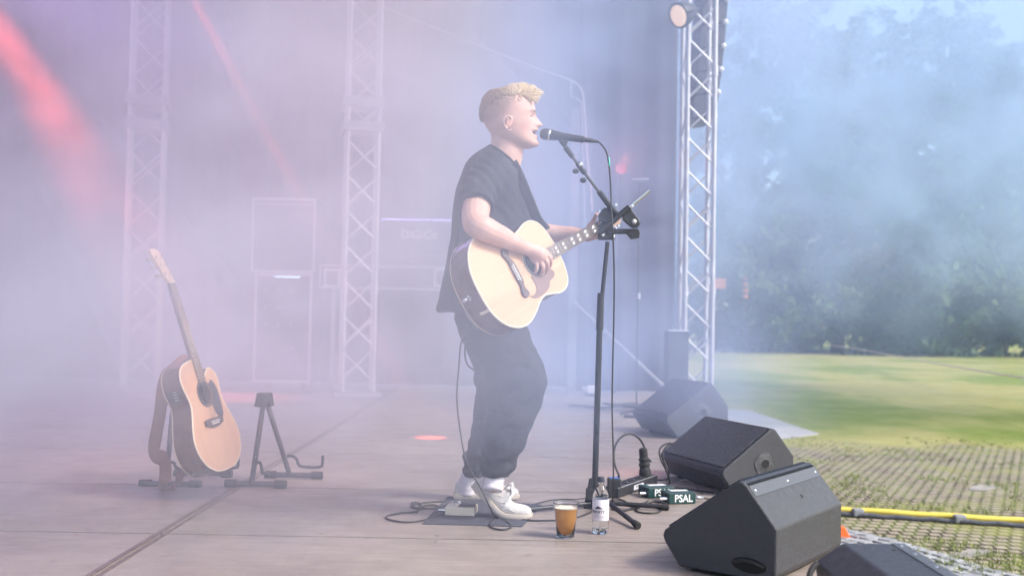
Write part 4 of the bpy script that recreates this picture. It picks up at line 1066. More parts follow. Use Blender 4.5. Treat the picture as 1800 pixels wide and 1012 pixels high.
bm = B(); sweep(bm, catmull([W(1436, 990, Yc - .02), W(1427, 1000, Yc - .04), W(1422, 1016, Yc - .06), W(1421, 1040, Yc - .08), W(1430, 1060, Yc - .1)], 5), .008, 8); obj('handle', bm, M_rubber, T, smooth=True)
# ------------------------------------------------------------------ microphone stand, microphone
def ws(px, py, Y): return W(px, py, Y)
sb = F(1050, 893); YS = sb.y
T = thing('microphone_stand', 'black tripod microphone stand with a raised boom right of the singer', 'mic stand', (sb.x, sb.y, 0))
topS = ws(1068, 425, YS - .03)
bm = B(); tube(bm, ws(1045, 872, YS), ws(1054.5, 560, YS - .02), .0135, n=16); obj('lower_tube', bm, M_black, T, angle=40)
bm = B(); tube(bm, ws(1054.5, 560, YS - .02), topS, .0095, n=14); obj('upper_tube', bm, M_black, T, angle=40)
bm = B(); tube(bm, ws(1054, 580, YS - .02), ws(1056, 515, YS - .02), .0165, .0145, n=16); obj('clutch', bm, M_rubber, T, angle=40)
bm = B(); tube(bm, ws(1045, 895, YS), ws(1045.5, 858, YS), .020, .017, n=16); cbox(bm, ws(1036, 868, YS - .01), (.030, .03, .05)); hub = obj('leg_hub', bm, M_rubber, T, bevel=.003)
bm = B(); prism(bm, [ws(1026, 893, YS - .012), ws(1036, 842, YS - .012), ws(1046, 838, YS - .012), ws(1050, 893, YS - .012)], (0, .02, 0)); obj('hub_brace', bm, M_rubber, T, bevel=.002)
for a_, b_ in ((ws(1040, 884, YS), F(905, 897, .014)), (ws(1052, 882, YS), F(1176, 891, .014)), (ws(1056, 872, YS - .02), F(1122, 924, .014))):
    bm = B(); d_ = (b_ - a_); tube(bm, a_, a_ + d_ * .93, .0105, n=12); lg = obj('leg', bm, M_black, T, angle=40)
    bm = B(); tube(bm, a_ + d_ * .90, a_ + d_ * .985, .0135, .016, n=12); tube(bm, a_ + d_ * .985, b_, .016, .011, n=12); obj('rubber_foot', bm, M_rubber, lg, angle=40)
YT_ = YS - .03
bm = B(); prism(bm, [ws(1052, 421, YT_ - .018), ws(1052, 396, YT_ - .018), ws(1062, 388, YT_ - .018), ws(1080, 398, YT_ - .018), ws(1081, 421, YT_ - .018)], (0, .036, 0)); cl = obj('clamp_block', bm, M_blackp, T, bevel=.004)
for c_ in ((1060, 421 - 8), (1078, 421 - 5)):
    bm = B(); lathe(bm, [(.0075, 0), (.0075, .004), (.004, .005)], basis(ws(*c_, YT_ - .0185), Vector((1, 0, 0)), Vector((0, 0, 1)), Vector((0, -1, 0))), 14); obj('bolt', bm, M_chrome, cl)
bm = B(); prism(bm, [ws(1060, 366, YT_ - .03), ws(1052, 378, YT_ - .03), ws(1053, 388, YT_ - .03), ws(1066, 392, YT_ - .03), ws(1084, 384, YT_ - .03), ws(1076, 362, YT_ - .03)], (0, .022, 0)); obj('boom_swivel', bm, M_blackp, T, bevel=.004)
bh, bt = ws(990, 254, 4.22), ws(1084, 378, YT_ - .02); bmid = bh.lerp(bt, .72)
bm = B(); tube(bm, bh, bmid, .0072, n=12); bo = obj('boom', bm, mat('satin_boom', (.12, .12, .13), .3, .6), T, angle=40)
bm = B(); tube(bm, bh.lerp(bt, .66), bt, .0125, .0145, n=14); obj('boom_sleeve', bm, M_black, T, angle=40)
bm = B(); tube(bm, bh.lerp(bt, .04), bh.lerp(bt, .17), .0125, .011, n=14); tube(bm, bh.lerp(bt, .26), bh.lerp(bt, .40), .0115, .0125, n=14); obj('boom_joint', bm, M_blackp, bo, angle=40)
bm = B(); c = bh.lerp(bt, .285) + Vector((.006, -.013, 0)); lathe(bm, [(.009, 0), (.009, .006), (.004, .007)], basis(c, Vector((1, 0, 0)), Vector((0, 0, 1)), Vector((0, -1, 0))), 14); obj('joint_bolt', bm, M_chrome, bo)
for q_, r_ in ((ws(1012, 301, 4.24), .014), (ws(1025, 317, 4.25), .014)):
    bm = B(); ball(bm, q_, (r_ * 1.05, .010, r_ * .8)); obj('knob', bm, M_rubber, bo, smooth=True)
# tail arm crossing the clamp, chrome end and counter clamp
ta, tb = ws(1054, 408, YT_ - .05), ws(1141, 335, YT_ - .05)
bm = B(); tube(bm, ta, ta.lerp(tb, .60), .013, n=14); ar = obj('holder_arm', bm, M_blackp, T, angle=40)
bm = B(); tube(bm, ta.lerp(tb, .58), tb, .0095, n=14); obj('arm_tube', bm, M_chrome, ar, angle=40)
bm = B(); prism(bm, [ws(x, y, YT_ - .035) for x, y in ((1092, 372), (1108, 366), (1122, 384), (1126, 393), (1121, 400), (1112, 401), (1096, 388))], (0, .016, 0)); pt = obj('swivel_plate', bm, M_blackp, T, bevel=.004)
bm = B(); lathe(bm, [(.0115, 0), (.011, .004), (.002, .005)], basis(ws(1114.5, 389.5, YT_ - .0355), Vector((1, 0, 0)), Vector((0, 0, 1)), Vector((0, -1, 0))), 20); obj('plate_disc', bm, M_alud, pt)
bm = B(); prism(bm, [ws(x, y, YT_ - .022) for x, y in ((1066, 402), (1122, 402), (1125, 408), (1124, 418), (1110, 420), (1102, 411), (1067, 411))], (0, .024, 0)); obj('cross_bar', bm, M_blackp, T, bevel=.003)
for x, y in ((1083, 360), (1088, 397), (1077, 399), (1112, 362)):
    bm = B(); c = ws(x, y, YT_ - .055); tube(bm, c - Vector((0, .006, 0)), c + Vector((0, .006, 0)), .0052, n=10); obj('bolt', bm, M_chrome, T, angle=40)
# microphone
MY = 4.22; T = thing('microphone', 'black handheld microphone held at the singer\'s mouth by the boom', 'microphone', ws(960, 236, MY))
h0, h1 = ws(958.5, 236, MY), ws(1026, 245.5, MY); dm = (h1 - h0).normalized(); x_, y_, _ = frame(dm)
M_mic = mat('mic_body', (.03, .03, .034), .35, .3, .1, 40)
bm = B(); lathe(bm, [(.003, -.024), (.014, -.0215), (.021, -.014), (.0245, -.003), (.0245, .006), (.0235, .012)], basis(h0, x_, y_, dm), 28); obj('mesh_head', bm, M_grille, T, smooth=True)
bm = B(); lathe(bm, [(.0245, .0121), (.0250, .014), (.0250, .0175), (.0238, .0195)], basis(h0, x_, y_, dm), 28); obj('collar_ring', bm, M_chrome, T, angle=40)
L_ = (h1 - h0).length
bm = B(); lathe(bm, [(.0235, .0196), (.0205, .045), (.0165, .075), (.0140, L_ - .002), (.0135, L_)], basis(h0, x_, y_, dm), 28); obj('handle', bm, M_mic, T, angle=40)
h2 = ws(1051, 249, MY + .01)
bm = B(); tube(bm, h1 + dm * .001, h1 + (h2 - h1) * .55, .0105, .010, n=16); tube(bm, h1 + (h2 - h1) * .55, h2, .0095, .005, n=16); obj('connector', bm, M_blackp, T, angle=40)
bm = B(); c = ws(991, 243, MY); prism(bm, [c + x_ * 0 + Vector((-.022, -.018, -.012)), c + Vector((.020, -.018, -.012)), c + Vector((.010, -.018, -.034)), c + Vector((-.004, -.018, -.034))], (0, .036, 0)); obj('clip', bm, M_rubber, T, bevel=.003)
# ------------------------------------------------------------------ cables
M_cable = mat('cable_rubber', (.018, .018, .020), .45)
def cable(label, pts, r=.0036, m_=None, k=6, cat='cable', group=None, name='cable'):
    bm = B(); sweep(bm, catmull(pts, k), r, 8); return tag(obj(name, bm, m_ or M_cable, None, smooth=True), label, cat, group)
f = lambda x, y, z=.0045: F(x, y, z)
mc = cable('thin black cable hanging from the microphone down beside the stand to the floor', [h2, ws(1058, 255, 4.25), ws(1066, 268, 4.26), ws(1070.5, 290, 4.27), ws(1073.5, 330, 4.27), ws(1075, 372, 4.25), ws(1077, 405, 4.24), ws(1079.5, 480, 4.27), ws(1079, 560, 4.28), ws(1077, 640, 4.28), ws(1076, 720, 4.27), ws(1078, 800, 4.26), ws(1078, 860, 4.25), f(1077, 890), f(1092, 897), f(1120, 893)], .0034)
bm = B(); tube(bm, ws(1069.6, 277, 4.27), ws(1071.2, 292, 4.27), .0046, n=10); o = obj('cable_tag', bm, mat('turquoise_tape', (.08, .62, .50), .5), mc)
cable('black cable looping from the guitar down behind the singer\'s leg and over his shoe', [GP(-.03, 0, -.06), ws(826, 535, 3.93), ws(838, 562, 3.95), ws(822, 585, 4.05), ws(811, 600, 4.12), ws(806, 650, 4.14), ws(803, 700, 4.12), ws(808, 750, 4.08), ws(817, 800, 4.02), ws(832, 835, 3.97), ws(848, 862, 3.95), ws(862, 893, 3.96), f(873, 909), f(893, 918), f(899, 925), f(886, 930), f(868, 928), f(861, 921), f(868, 911), f(884, 906), f(905, 910), f(930, 914), f(965, 914), f(1000, 912), f(1030, 903), f(1060, 889)], .0036)
cable('short cable bowing out behind the singer\'s thigh', [ws(822, 590, 4.2), ws(818, 605, 4.2), ws(817.5, 625, 4.2), ws(822, 641, 4.2), ws(833, 650, 4.22)], .0040)
cable('pale cable edge drooping below the played guitar', [GP(.01, -.12, -.112), ws(806, 520, 4.12), ws(822, 556, 4.10), ws(845, 580, 4.10), ws(868, 587, 4.15)], .0018, mat('pale_wire', (.45, .42, .40), .4))
cable('black cable lying in wide loops left of the cream foot pedal', [f(784, 892), f(772, 903), f(748, 913), f(716, 917), f(690, 914), f(678, 909), f(684, 905), f(705, 901), f(732, 898), f(741, 890), f(735, 883), f(724, 883), f(728, 888), f(722, 890), f(735, 892), f(765, 893), f(782, 888), f(800, 884)], .0042)
cable('second black cable curling behind the cream foot pedal', [f(790, 881), f(765, 881), f(745, 883), f(727, 886), f(722, 890), f(735, 893), f(760, 893), f(772, 890), f(762, 887), f(746, 888), f(738, 893), f(732, 900)], .0040)
cable('thin cable running along the floor behind the beer cup', [f(925, 890), f(960, 880), f(985, 877), f(1010, 877), f(1028, 875)], .0028)
cable('black lead looping from the green boxes toward the bottle', [f(1171, 884, .012), f(1150, 881), f(1128, 889), f(1118, 895), f(1126, 900), f(1150, 901), f(1162, 896), f(1150, 888), f(1128, 884), f(1112, 892), f(1092, 898), f(1075, 894)], .0036)
cable('black lead curving round in front of the power strip', [f(1140, 879, .012), f(1132, 884), f(1126, 890), f(1110, 889), f(1098, 880), f(1086, 877), f(1070, 880), f(1062, 884)], .0036)
cable('thick grey-topped lead lying from the stand base to the power strip', [f(1058, 883), f(1080, 885), f(1105, 887), f(1120, 889), f(1135, 884)], .0055)
# ------------------------------------------------------------------ foot pedal on a mat
bm = B(); q = [F(742, 921), F(918, 926), F(952, 888), F(787, 873)]; prism(bm, [v + Vector((0, 0, .004)) for v in q], (0, 0, -.0035)); tag(obj('floor_mat', bm, mat('mat_felt', (.055, .058, .075), .9, 0, .15, 30)), 'flat dark mat under the cream pedal and the singer\'s front shoe', 'mat')
pa, pb_ = F(782, 905, .0045), F(834, 907, .0045); dx = (pb_ - pa).normalized(); dy = Vector((-dx.y, dx.x, 0)); wp = (pb_ - pa).length
T = thing('foot_pedal', 'cream box-shaped foot pedal on the dark mat left of the singer\'s shoes', 'pedal', pa)
MP = basis(pa, dx, dy, Vector((0, 0, 1))); M_cream = mat('cream_enamel', (.66, .58, .45), .45, 0, .08, 30)
bm = B(); box(bm, (0, 0, 0), (wp, .095, .034), MP); obj('case', bm, M_cream, T, bevel=.003)
bm = B(); box(bm, (wp * .42, .012, .0342), (wp * .97, .083, .0372), MP); obj('tread_plate', bm, M_black, T, bevel=.001)
bm = B(); lathe(bm, [(.010, .0342), (.010, .040), (.007, .040), (.007, .050), (.005, .052)], MP @ Matrix.Translation((.024, .045, 0)), 16); obj('foot_switch', bm, M_chrome, T, angle=40)
bm = B(); lathe(bm, [(.007, .0342), (.006, .046)], MP @ Matrix.Translation((.048, .075, 0)), 14); obj('knob', bm, M_white, T, angle=40)
bm = B(); tube(bm, MP @ Vector((-.030, .02, .016)), MP @ Vector((0, .02, .016)), .0075, n=12); obj('jack_plug', bm, M_chrome, T, angle=40)
# ------------------------------------------------------------------ beer cup and bottle
def clear(name, col=(1, 1, 1), rough=.03, ior=1.45, trans=1.0):
    return mat(name, col, rough, **{'Transmission_Weight': trans, 'IOR': ior})
cb = F(994, 944); T = thing('beer_cup', 'clear plastic cup of amber beer standing on the stage floor', 'cup', cb)
MC = Matrix.Translation(cb); M_cup = clear('clear_plastic', (.97, .97, .98), .08, 1.35)
bm = B(); lathe(bm, [(.0318, .0012), (.0330, .004), (.0395, .062), (.0400, .064), (.0405, .066), (.0465, .124), (.0500, .128), (.0500, .1315), (.0485, .1325), (.0455, .128), (.0390, .066), (.0385, .062), (.0322, .006)], MC, 40); obj('cup_wall', bm, M_cup, T, smooth=True)
M_beer = mat('beer', (1.0, .44, .05), .1, **{'Transmission_Weight': .5, 'IOR': 1.12})
bm = B(); lathe(bm, [(.0312, .0075), (.0375, .060), (.0380, .064), (.0430, .110)], MC, 40); obj('beer', bm, M_beer, T, smooth=True)
bm = B(); lathe(bm, [(.0431, .1103), (.0433, .1135), (.0400, .1140)], MC, 40); obj('foam', bm, mat('foam', (.80, .68, .52), .8, 0, .1, 90), T, smooth=True)
bb = F(1055, 937); T = thing('water_bottle', 'small clear water bottle with dark cap and white label beside the stand leg', 'bottle', bb)
MB_ = Matrix.Translation(bb) @ Matrix.Scale(.93, 4); M_pet = clear('pet_plastic', (.96, .98, 1), .04, 1.3)
prof = [(.018, .004), (.027, .0012), (.0335, .006), (.0345, .014), (.0340, .020), (.0340, .150), (.0330, .160), (.0290, .175), (.0215, .190), (.0140, .200), (.0128, .204), (.0128, .213)]
bm = B(); lathe(bm, prof, MB_, 40); obj('bottle_wall', bm, M_pet, T, smooth=True)
bm = B()
for k in range(5):
    an = k * 2 * math.pi / 5 + .3; q = MB_ @ Vector((.018 * math.cos(an), .018 * math.sin(an), .012)); ball(bm, q, (.010, .010, .011))
tag(obj('base_lobe', bm, M_pet, T, smooth=True), kind='stuff')
bm = B(); lathe(bm, [(.0150, .2132), (.0152, .216), (.0152, .232), (.0140, .234)], MB_, 28); 
cp = obj('cap', bm, mat('cap_plastic', (.035, .04, .06), .4), T, angle=40)
bm = B(); lathe(bm, [(.0343, .058), (.0346, .059), (.0346, .143), (.0343, .144)], MB_, 48, closed=False); lb = obj('label', bm, mat('label_paper', (.78, .72, .76), .5), T, smooth=True)
ang = math.atan2(-bb.x, bb.y)
def on_bottle(txt, size, z, rot, mt, bold=False):
    rr = .0349 * .93; Mt = Matrix.Translation(bb + Vector((0, 0, z * .93))) @ Matrix.Rotation(rot, 4, 'Z') @ Matrix(((1, 0, 0, 0), (0, 0, -1, 0), (0, 1, 0, 0), (0, 0, 0, 1)))
    mobj('lettering', text_mesh(txt, size, Mt, .0003, bold, bend=rr), mt, lb)
M_ink = mat('dark_ink', (.05, .04, .07), .6)
on_bottle('TRINITY', .0160, .094, ang - .38, M_ink, True)
on_bottle('water', .0060, .083, ang - .45, M_ink); on_bottle('natural mineral water', .0045, .075, ang - .2, M_ink)
bm = B(); rr = .0350 * .93
vs_ = []
for (a_, z) in ((-.75, .107), (-.38, .119), (.20, .1065)):
    an = a_ + ang; vs_.append(bb + Vector((rr * math.sin(a_ - .12 - ang), -rr * math.cos(a_ - .12 - ang), z * .93)))
nfv = 10; base_l = []
for k in range(nfv + 1):
    u_ = k / nfv; a_ = -.95 + 1.05 * u_; top_z = .107 + .0125 * (1 - abs(u_ - .42) / (.42 if u_ < .42 else .58)); base_l.append((a_, top_z))
for (a0, z0), (a1, z1) in zip(base_l, base_l[1:]):
    P4 = [bb + Vector((rr * math.sin(a_ - ang * 1), -rr * math.cos(a_ - ang * 1), z * .93)) for a_, z in ((a0, .1065), (a1, .1065), (a1, z1), (a0, z0))]
    bm.faces.new([bm.verts.new(v) for v in P4])
bmesh.ops.remove_doubles(bm, verts=bm.verts[:], dist=1e-5); obj('roof_mark', bm, M_ink, lb)
# ------------------------------------------------------------------ power strip
pa = F(1087, 876); pb_ = F(1156, 851); dx = (pb_ - pa).normalized(); dy = Vector((-dx.y, dx.x, 0)); L_ = (pb_ - pa).length
MP = basis(pa, dx, dy, Vector((0, 0, 1)))
T = thing('power_strip', 'long black power strip with open socket lids on the floor beside the microphone stand', 'power strip', pa)
bm = B(); box(bm, (0, 0, .004), (L_, .078, .048), MP); obj('case', bm, M_blackp, T, bevel=.003)
bm = B(); box(bm, (0, -.0012, .0475), (L_, .002, .0492), MP); obj('edge_strip', bm, M_alu, T)
bm = B(); prism(bm, [MP @ Vector((x, -.0004, z)) for x, z in ((L_ * .37, .014), (L_ * .60, .014), (L_ * .64, .024), (L_ * .60, .036), (L_ * .37, .036))], MP.to_3x3() @ Vector((0, -.001, 0))); lbp = obj('name_plate', bm, mat('pale_plate', (.62, .62, .66), .5), T)
Mt = MP @ Matrix.Translation((L_ * .49, -.0016, .025)) @ Matrix(((1, 0, 0, 0), (0, 0, -1, 0), (0, 1, 0, 0), (0, 0, 0, 1)))
mobj('lettering', text_mesh('POWER', .020, Mt, .0003, True), M_ink, lbp)
for k in range(5):
    xs = L_ * (.16 + .165 * k)
    bm = B(); lathe(bm, [(.023, .0482), (.023, .052), (.019, .052), (.018, .049)], MP @ Matrix.Translation((xs, .040, 0)), 20); sk = obj('socket', bm, M_blackp, T, angle=40)
    if k in (0, 1, 2, 3):
        tilt = R((78, 20, 12, 26)[k]); bm = B(); Ml = MP @ Matrix.Translation((xs + .022, .04, .053)) @ Matrix.Rotation(-tilt if k else -R(112), 4, 'Y') @ Matrix.Translation((-.022, 0, 0)); lathe(bm, [(.024, 0), (.025, .002), (.024, .004), (.012, .005)], Ml, 20); obj('lid', bm, M_rubber, sk, angle=40)
        if k: bm = B(); cbox(bm, (xs - .02, .018, .057), (.010, .006, .004), MP); obj('hinge_pin', bm, M_chrome, sk)
# plug tower with ridged boot
T = thing('power_plug', 'chunky black plug standing upright at the far end of the power strip', 'plug', MP @ Vector((L_ * .86, .03, .05)))
base = MP @ Vector((L_ * .84, .035, .051)); bm = B(); lathe(bm, [(.027, 0), (.028, .006), (.026, .022), (.022, .036), (.021, .040), (.025, .044), (.025, .054), (.021, .058), (.021, .066), (.024, .070), (.024, .076), (.019, .080), (.019, .100), (.0185, .118), (.016, .120), (.008, .124)], Matrix.Translation(base) @ Matrix.Rotation(R(-6), 4, 'Y') @ Matrix.Scale(1.12, 4), 20); obj('plug_body', bm, M_rubber, T, angle=35)
bm = B(); cbox(bm, (0, 0, 0), (.02, .015, .012), Matrix.Translation(base + Vector((.020, 0, .075))) @ Matrix.Rotation(R(35), 4, 'Y')); obj('latch', bm, M_blackp, T, bevel=.002)
bm = B(); cbox(bm, (0, 0, 0), (.012, .010, .030), Matrix.Translation(MP @ Vector((L_ + .008, .03, .030)))); tag(obj('blue_plug_insert', bm, mat('blue_plastic', (.02, .28, .62), .4), None, bevel=.002), 'small bright blue plastic piece at the end of the power strip', 'plug')
T = thing('power_adapter', 'square black adapter block with a blue top left of the power strip', 'adapter', F(1078, 876)); c = F(1079, 873)
bm = B(); cbox(bm, (c.x, c.y, .045), (.062, .06, .086)); obj('block', bm, M_blackp, T, bevel=.006)
bm = B(); cbox(bm, (c.x + .002, c.y, .0895), (.040, .04, .003)); obj('blue_cover', bm, mat('blue_cover', (.05, .18, .50), .4), T, bevel=.001)
pt_ = base + Vector((-.014, 0, .138))
cable('power cord arching from the adapter over to the upright plug', [c + Vector((.02, .02, .088)), ws(1088, 835, c.y), ws(1080, 812, c.y + .03), ws(1081, 785, c.y + .08), ws(1092, 768, base.y - .1), ws(1108, 762, base.y - .06), ws(1122, 769, base.y - .03), ws(1130, 780, base.y), ws(1134.5, 790, base.y)], .0052)
# ------------------------------------------------------------------ green direct boxes
M_di = mat('dark_green_enamel', (.012, .05, .045), .4, 0, .1, 30)
def di(label, px, py, px2, py2, dep, txt):
    pa = F(px, py); pb_ = F(px2, py2); dx = (pb_ - pa).normalized(); dy = Vector((-dx.y, dx.x, 0)); L_ = (pb_ - pa).length; MP = basis(pa, dx, dy, Vector((0, 0, 1)))
    T = thing('direct_box', label, 'direct box', pa, 'green direct boxes between the monitors and the power strip')
    bm = B(); box(bm, (0, 0, .002), (L_, dep, .048), MP); obj('case', bm, M_di, T, bevel=.002)
    bm = B(); box(bm, (L_ * .25, dep * .55, .0482), (L_ * .9, dep * .85, .0490), MP); obj('top_label', bm, M_white, T)
    Mt = MP @ Matrix.Translation((L_ * .54, -.0006, .0245)) @ Matrix(((1, 0, 0, 0), (0, 0, -1, 0), (0, 1, 0, 0), (0, 0, 0, 1)))
    mobj('lettering', text_mesh(txt, .046, Mt, .0004, True, squeeze=.88), mat('white_print', (.85, .85, .85), .5), T)
    bm = B(); tube(bm, MP @ Vector((-.036, .02, .022)), MP @ Vector((0, .02, .022)), .008, n=12); obj('jack_plug', bm, M_chrome, T, angle=40)
    for k in (.22, .6):
        bm = B(); tube(bm, MP @ Vector((-.004, dep * k + .02, .03)), MP @ Vector((0, dep * k + .02, .03)), .006, n=10); obj('side_knob', bm, M_black, T)
    return MP, L_
MD, LD = di('green direct box nearer the foreground monitor with PSAL in white on its front', 1176, 886, 1223, 885, .11, 'PSAL')
di('green direct box half hidden behind the other, only part of its white letters showing', 1140, 876, 1186, 874, .11, 'PSAL')
bm = B(); tube(bm, MD @ Vector((LD, .03, .024)), MD @ Vector((LD + .05, .035, .020)), .0085, n=12)
tag(obj('cable_connector', bm, mat('grey_connector', (.35, .36, .40), .35, .6)), 'silver connector plugged into the right end of the nearer green box', 'connector')
cable('black cable leaving the right end of the nearer green box behind the big monitor', [MD @ Vector((LD + .051, .035, .020)), MD @ Vector((LD + .10, .05, .010)), MD @ Vector((LD + .2, .10, .006)), f(1300, 878)], .0040)
cable('black cable running behind the green boxes along the middle monitor', [f(1150, 862), f(1172, 857), f(1200, 858), f(1230, 862), f(1265, 866)], .0045)
cable('thin cable arch standing up behind the green boxes', [f(1190, 866), ws(1192, 850, 4.8), ws(1203, 843, 4.85), ws(1218, 848, 4.85), ws(1228, 860, 4.85), f(1236, 868)], .0018)
cable('black cable bundle draping down the left edge of the middle monitor', [ws(1178, 778, 5.15), ws(1166, 782, 5.1), ws(1159, 792, 5.05), ws(1162, 808, 5.0), ws(1170, 824, 5.0), ws(1175, 838, 5.0), f(1176, 850), f(1160, 858), f(1150, 852)], .0045)
cable('second cable beside the bundle on the left edge of the middle monitor', [ws(1182, 778, 5.15), ws(1171, 785, 5.1), ws(1165, 796, 5.05), ws(1168, 812, 5.0), ws(1176, 830, 5.0), f(1172, 842), f(1156, 843), f(1140, 842)], .0045)
# cables on the floor toward the far side
for i, pts in enumerate((((1000, 712), (1030, 714), (1060, 716), (1090, 713), (1120, 716), (1145, 718)), ((1060, 708), (1085, 711), (1110, 709), (1135, 712)), ((1092, 727), (1115, 722), (1140, 724), (1128, 729), (1098, 731), (1140, 733)))):
    cable(('long black cable lying across the far floor toward the farthest monitor', 'short black cable behind the long one on the far floor', 'coil of black cable on the floor left of the farthest monitor')[i], [f(x, y, .011) for x, y in pts], .011)
# ------------------------------------------------------------------ guitar stands and leaning guitar
M_st = mat('stand_paint', (.05, .045, .055), .45, 0, .15, 30)
def a_stand(label, b1, b2, top, yokes, group='A-frame guitar stands'):
    T = thing('guitar_stand', label, 'guitar stand', (b1 + b2) / 2, group)
    for i, b_ in enumerate((b1, b2)):
        t_ = top + (b_ - top).normalized() * .03; bm = B(); sweep(bm, [t_, b_ + Vector((0, 0, .02))], 0, 4, flat=(.017, .013, (1, 0, 0))); lg = obj('leg', bm, M_st, T)
        fx0 = b_ + Vector((-.09, -.0, .020)); fx1 = b_ + Vector((.13, -.0, .020))
        bm = B(); tube(bm, fx0, fx1, .0135, n=12); ft = obj('foot_tube', bm, M_st, T, angle=40)
        for p0, p1 in ((fx0, fx0 + Vector((-.035, 0, 0))), (fx1, fx1 + Vector((.035, 0, 0)))):
            s_ = 1 if p1.x > p0.x else -1; bm = B(); tube(bm, p0 - Vector((.02 * s_, 0, 0)), p1, .0195, .0185, n=14); obj('rubber_end', bm, M_rubber, ft, angle=40)
        bm = B(); P_ = catmull(yokes[i], 5); sweep(bm, P_, .0075, 8); obj('yoke', bm, M_rubber, T, smooth=True)
    a = (b1 - top).normalized(); bm = B(); c = top
    yv = (b2 - b1).normalized(); q = [c + yv * -.030 + Vector((0, 0, .012)), c + yv * .030 + Vector((0, 0, .012)), c + yv * .048 - Vector((0, 0, .055)), c + yv * .012 - Vector((0, 0, .055)), c - Vector((0, 0, .03)), c - yv * .012 - Vector((0, 0, .055)), c - yv * .048 - Vector((0, 0, .055))]
    xo = Vector((yv.y, -yv.x, 0)) * .026; prism(bm, [p - xo for p in q], xo * 2); obj('top_block', bm, M_rubber, T, bevel=.004)
    bm = B(); lathe(bm, [(.006, 0), (.005, .003)], basis(b1.lerp(top, .33) + Vector((.0, -.0145, .0)), Vector((1, 0, 0)), Vector((0, 0, 1)), Vector((0, -1, 0))), 12); obj('rivet', bm, M_alud, T)
    return T
b1, b2 = F(442, 857), F(509, 841); tp_ = W(465, 694, (b1.y + b2.y) / 2)
y1 = [W(450, 812, b1.y), W(457, 813, b1.y - .01), W(460, 822, b1.y), W(462, 831, b1.y + .02), W(472, 833, b1.y + .06)]
y2 = [W(505, 801, b2.y), W(514, 801, b2.y), W(521, 806, b2.y), W(527, 818, b2.y), W(545, 820.5, b2.y), W(562, 820, b2.y), W(566.5, 816, b2.y), W(567.5, 800, b2.y)]
a_stand('empty black A-frame guitar stand right of the leaning guitar', b1, b2, tp_, (y1, y2))
sh_ = W(293, 700, b1.y) - W(443, 700, b1.y)
c1, c2 = b1 + sh_, F(372, 843); c2.y = b2.y; c2.x = W(350, 840, b2.y).x; tp2 = W(306, 690, (c1.y + c2.y) / 2)
z1 = [W(297, 812, c1.y), W(306, 813, c1.y - .02), W(311, 822, c1.y - .05), W(335, 831, c1.y - .10), W(358, 829, c1.y - .12), W(363, 826, c1.y - .12), W(368, 798, c1.y - .12)]
z2 = [W(352, 815, c2.y), W(362, 824, c2.y - .06), W(385, 825, c2.y - .10), W(410, 822, c2.y - .14), W(417, 820, c2.y - .14), W(418.5, 814, c2.y - .14), W(418.5, 798, c2.y - .14)]
a_stand('black A-frame guitar stand holding up the leaning acoustic guitar', c1, c2, tp2, (z1, z2))
a2 = Vector((-.315, .0, .947)).normalized(); n2 = Vector((.925, -.21, .3077)).normalized(); b2v = n2.cross(a2)
O2 = W(400, 824, 4.46)
G2, GP2, GN2 = guitar('cutaway acoustic guitar with dark pickguard, leaning on its stand in pink smoke', O2, a2, b2v, cutaway=True, fancy=False)
bm = B(); prism(bm, [GP2(x, .0, 0) for x in ()] or [GP2(.345, .152, -.030), GP2(.405, .155, -.030), GP2(.405, .155, -.080), GP2(.345, .152, -.080)], b2v * .004); obj('preamp_panel', bm, M_blackp, G2, bevel=.001)
for k in range(4):
    bm = B(); c = GP2(.355 + .012 * k, .158, -.045); cbox(bm, (0, 0, 0), (.004, .003, .018), basis(c, a2, b2v, n2)); obj('preamp_slider', bm, M_alud, G2)
# leather strap hanging off the guitar
T = thing('guitar_strap', 'wide brown leather strap hanging from the leaning guitar down to the floor', 'strap', W(275, 850, 4.5))
M_lea = mat('brown_leather', (.24, .10, .06), .6, 0, .25, 20)
bm = B(); sweep(bm, catmull([W(334, 626, 4.72), W(316, 634, 4.66), W(296, 650, 4.58), W(286, 680, 4.54), W(282, 720, 4.52), W(276, 755, 4.50), W(271, 785, 4.50), W(274, 800, 4.48), W(288, 806, 4.46), W(291, 825, 4.46), W(290, 846, 4.46)], 6), 0, 10, flat=(.034, .0024, (.35, .9, 0))); obj('leather_band', bm, M_lea, T, smooth=True)
bm = B(); sweep(bm, catmull([W(290, 846, 4.46), F(284, 858, .012), F(300, 860, .006), F(312, 850, .02), W(320, 828, 4.6), W(330, 824, 4.7)], 6), 0, 10, flat=(.020, .0024, (.3, .9, .3))); obj('strap_tail', bm, M_lea, T, smooth=True)
# ------------------------------------------------------------------ far side of the stage
def edged_case(name, label, cat, x0, x1, y0, y1, z0, z1, e=.028, body=None, group=None, panels=None):
    T = thing(name, label, cat, ((x0 + x1) / 2, (y0 + y1) / 2, z0), group)
    bm = B(); box(bm, (x0 + .006, y0 + .006, z0 + .006), (x1 - .006, y1 - .006, z1 - .006)); obj('body', bm, body or M_casebody, T)
    for (X0, X1) in ((x0, x0 + e), (x1 - e, x1)):
        bm = B(); box(bm, (X0, y0, z0 + e), (X1, y0 + .02, z1 - e)); obj('edge_rail', bm, M_alu, T, bevel=.002)
    for (Z0, Z1) in ((z0, z0 + e), (z1 - e, z1)):
        bm = B(); box(bm, (x0, y0, Z0), (x1, y0 + .02, Z1)); obj('edge_rail', bm, M_alu, T, bevel=.002)
    return T
M_casebody = mat('case_laminate', (.03, .03, .036), .55, 0, .1, 8)
YF = 10.55; wx = lambda px, py=500: W(px, py, YF)
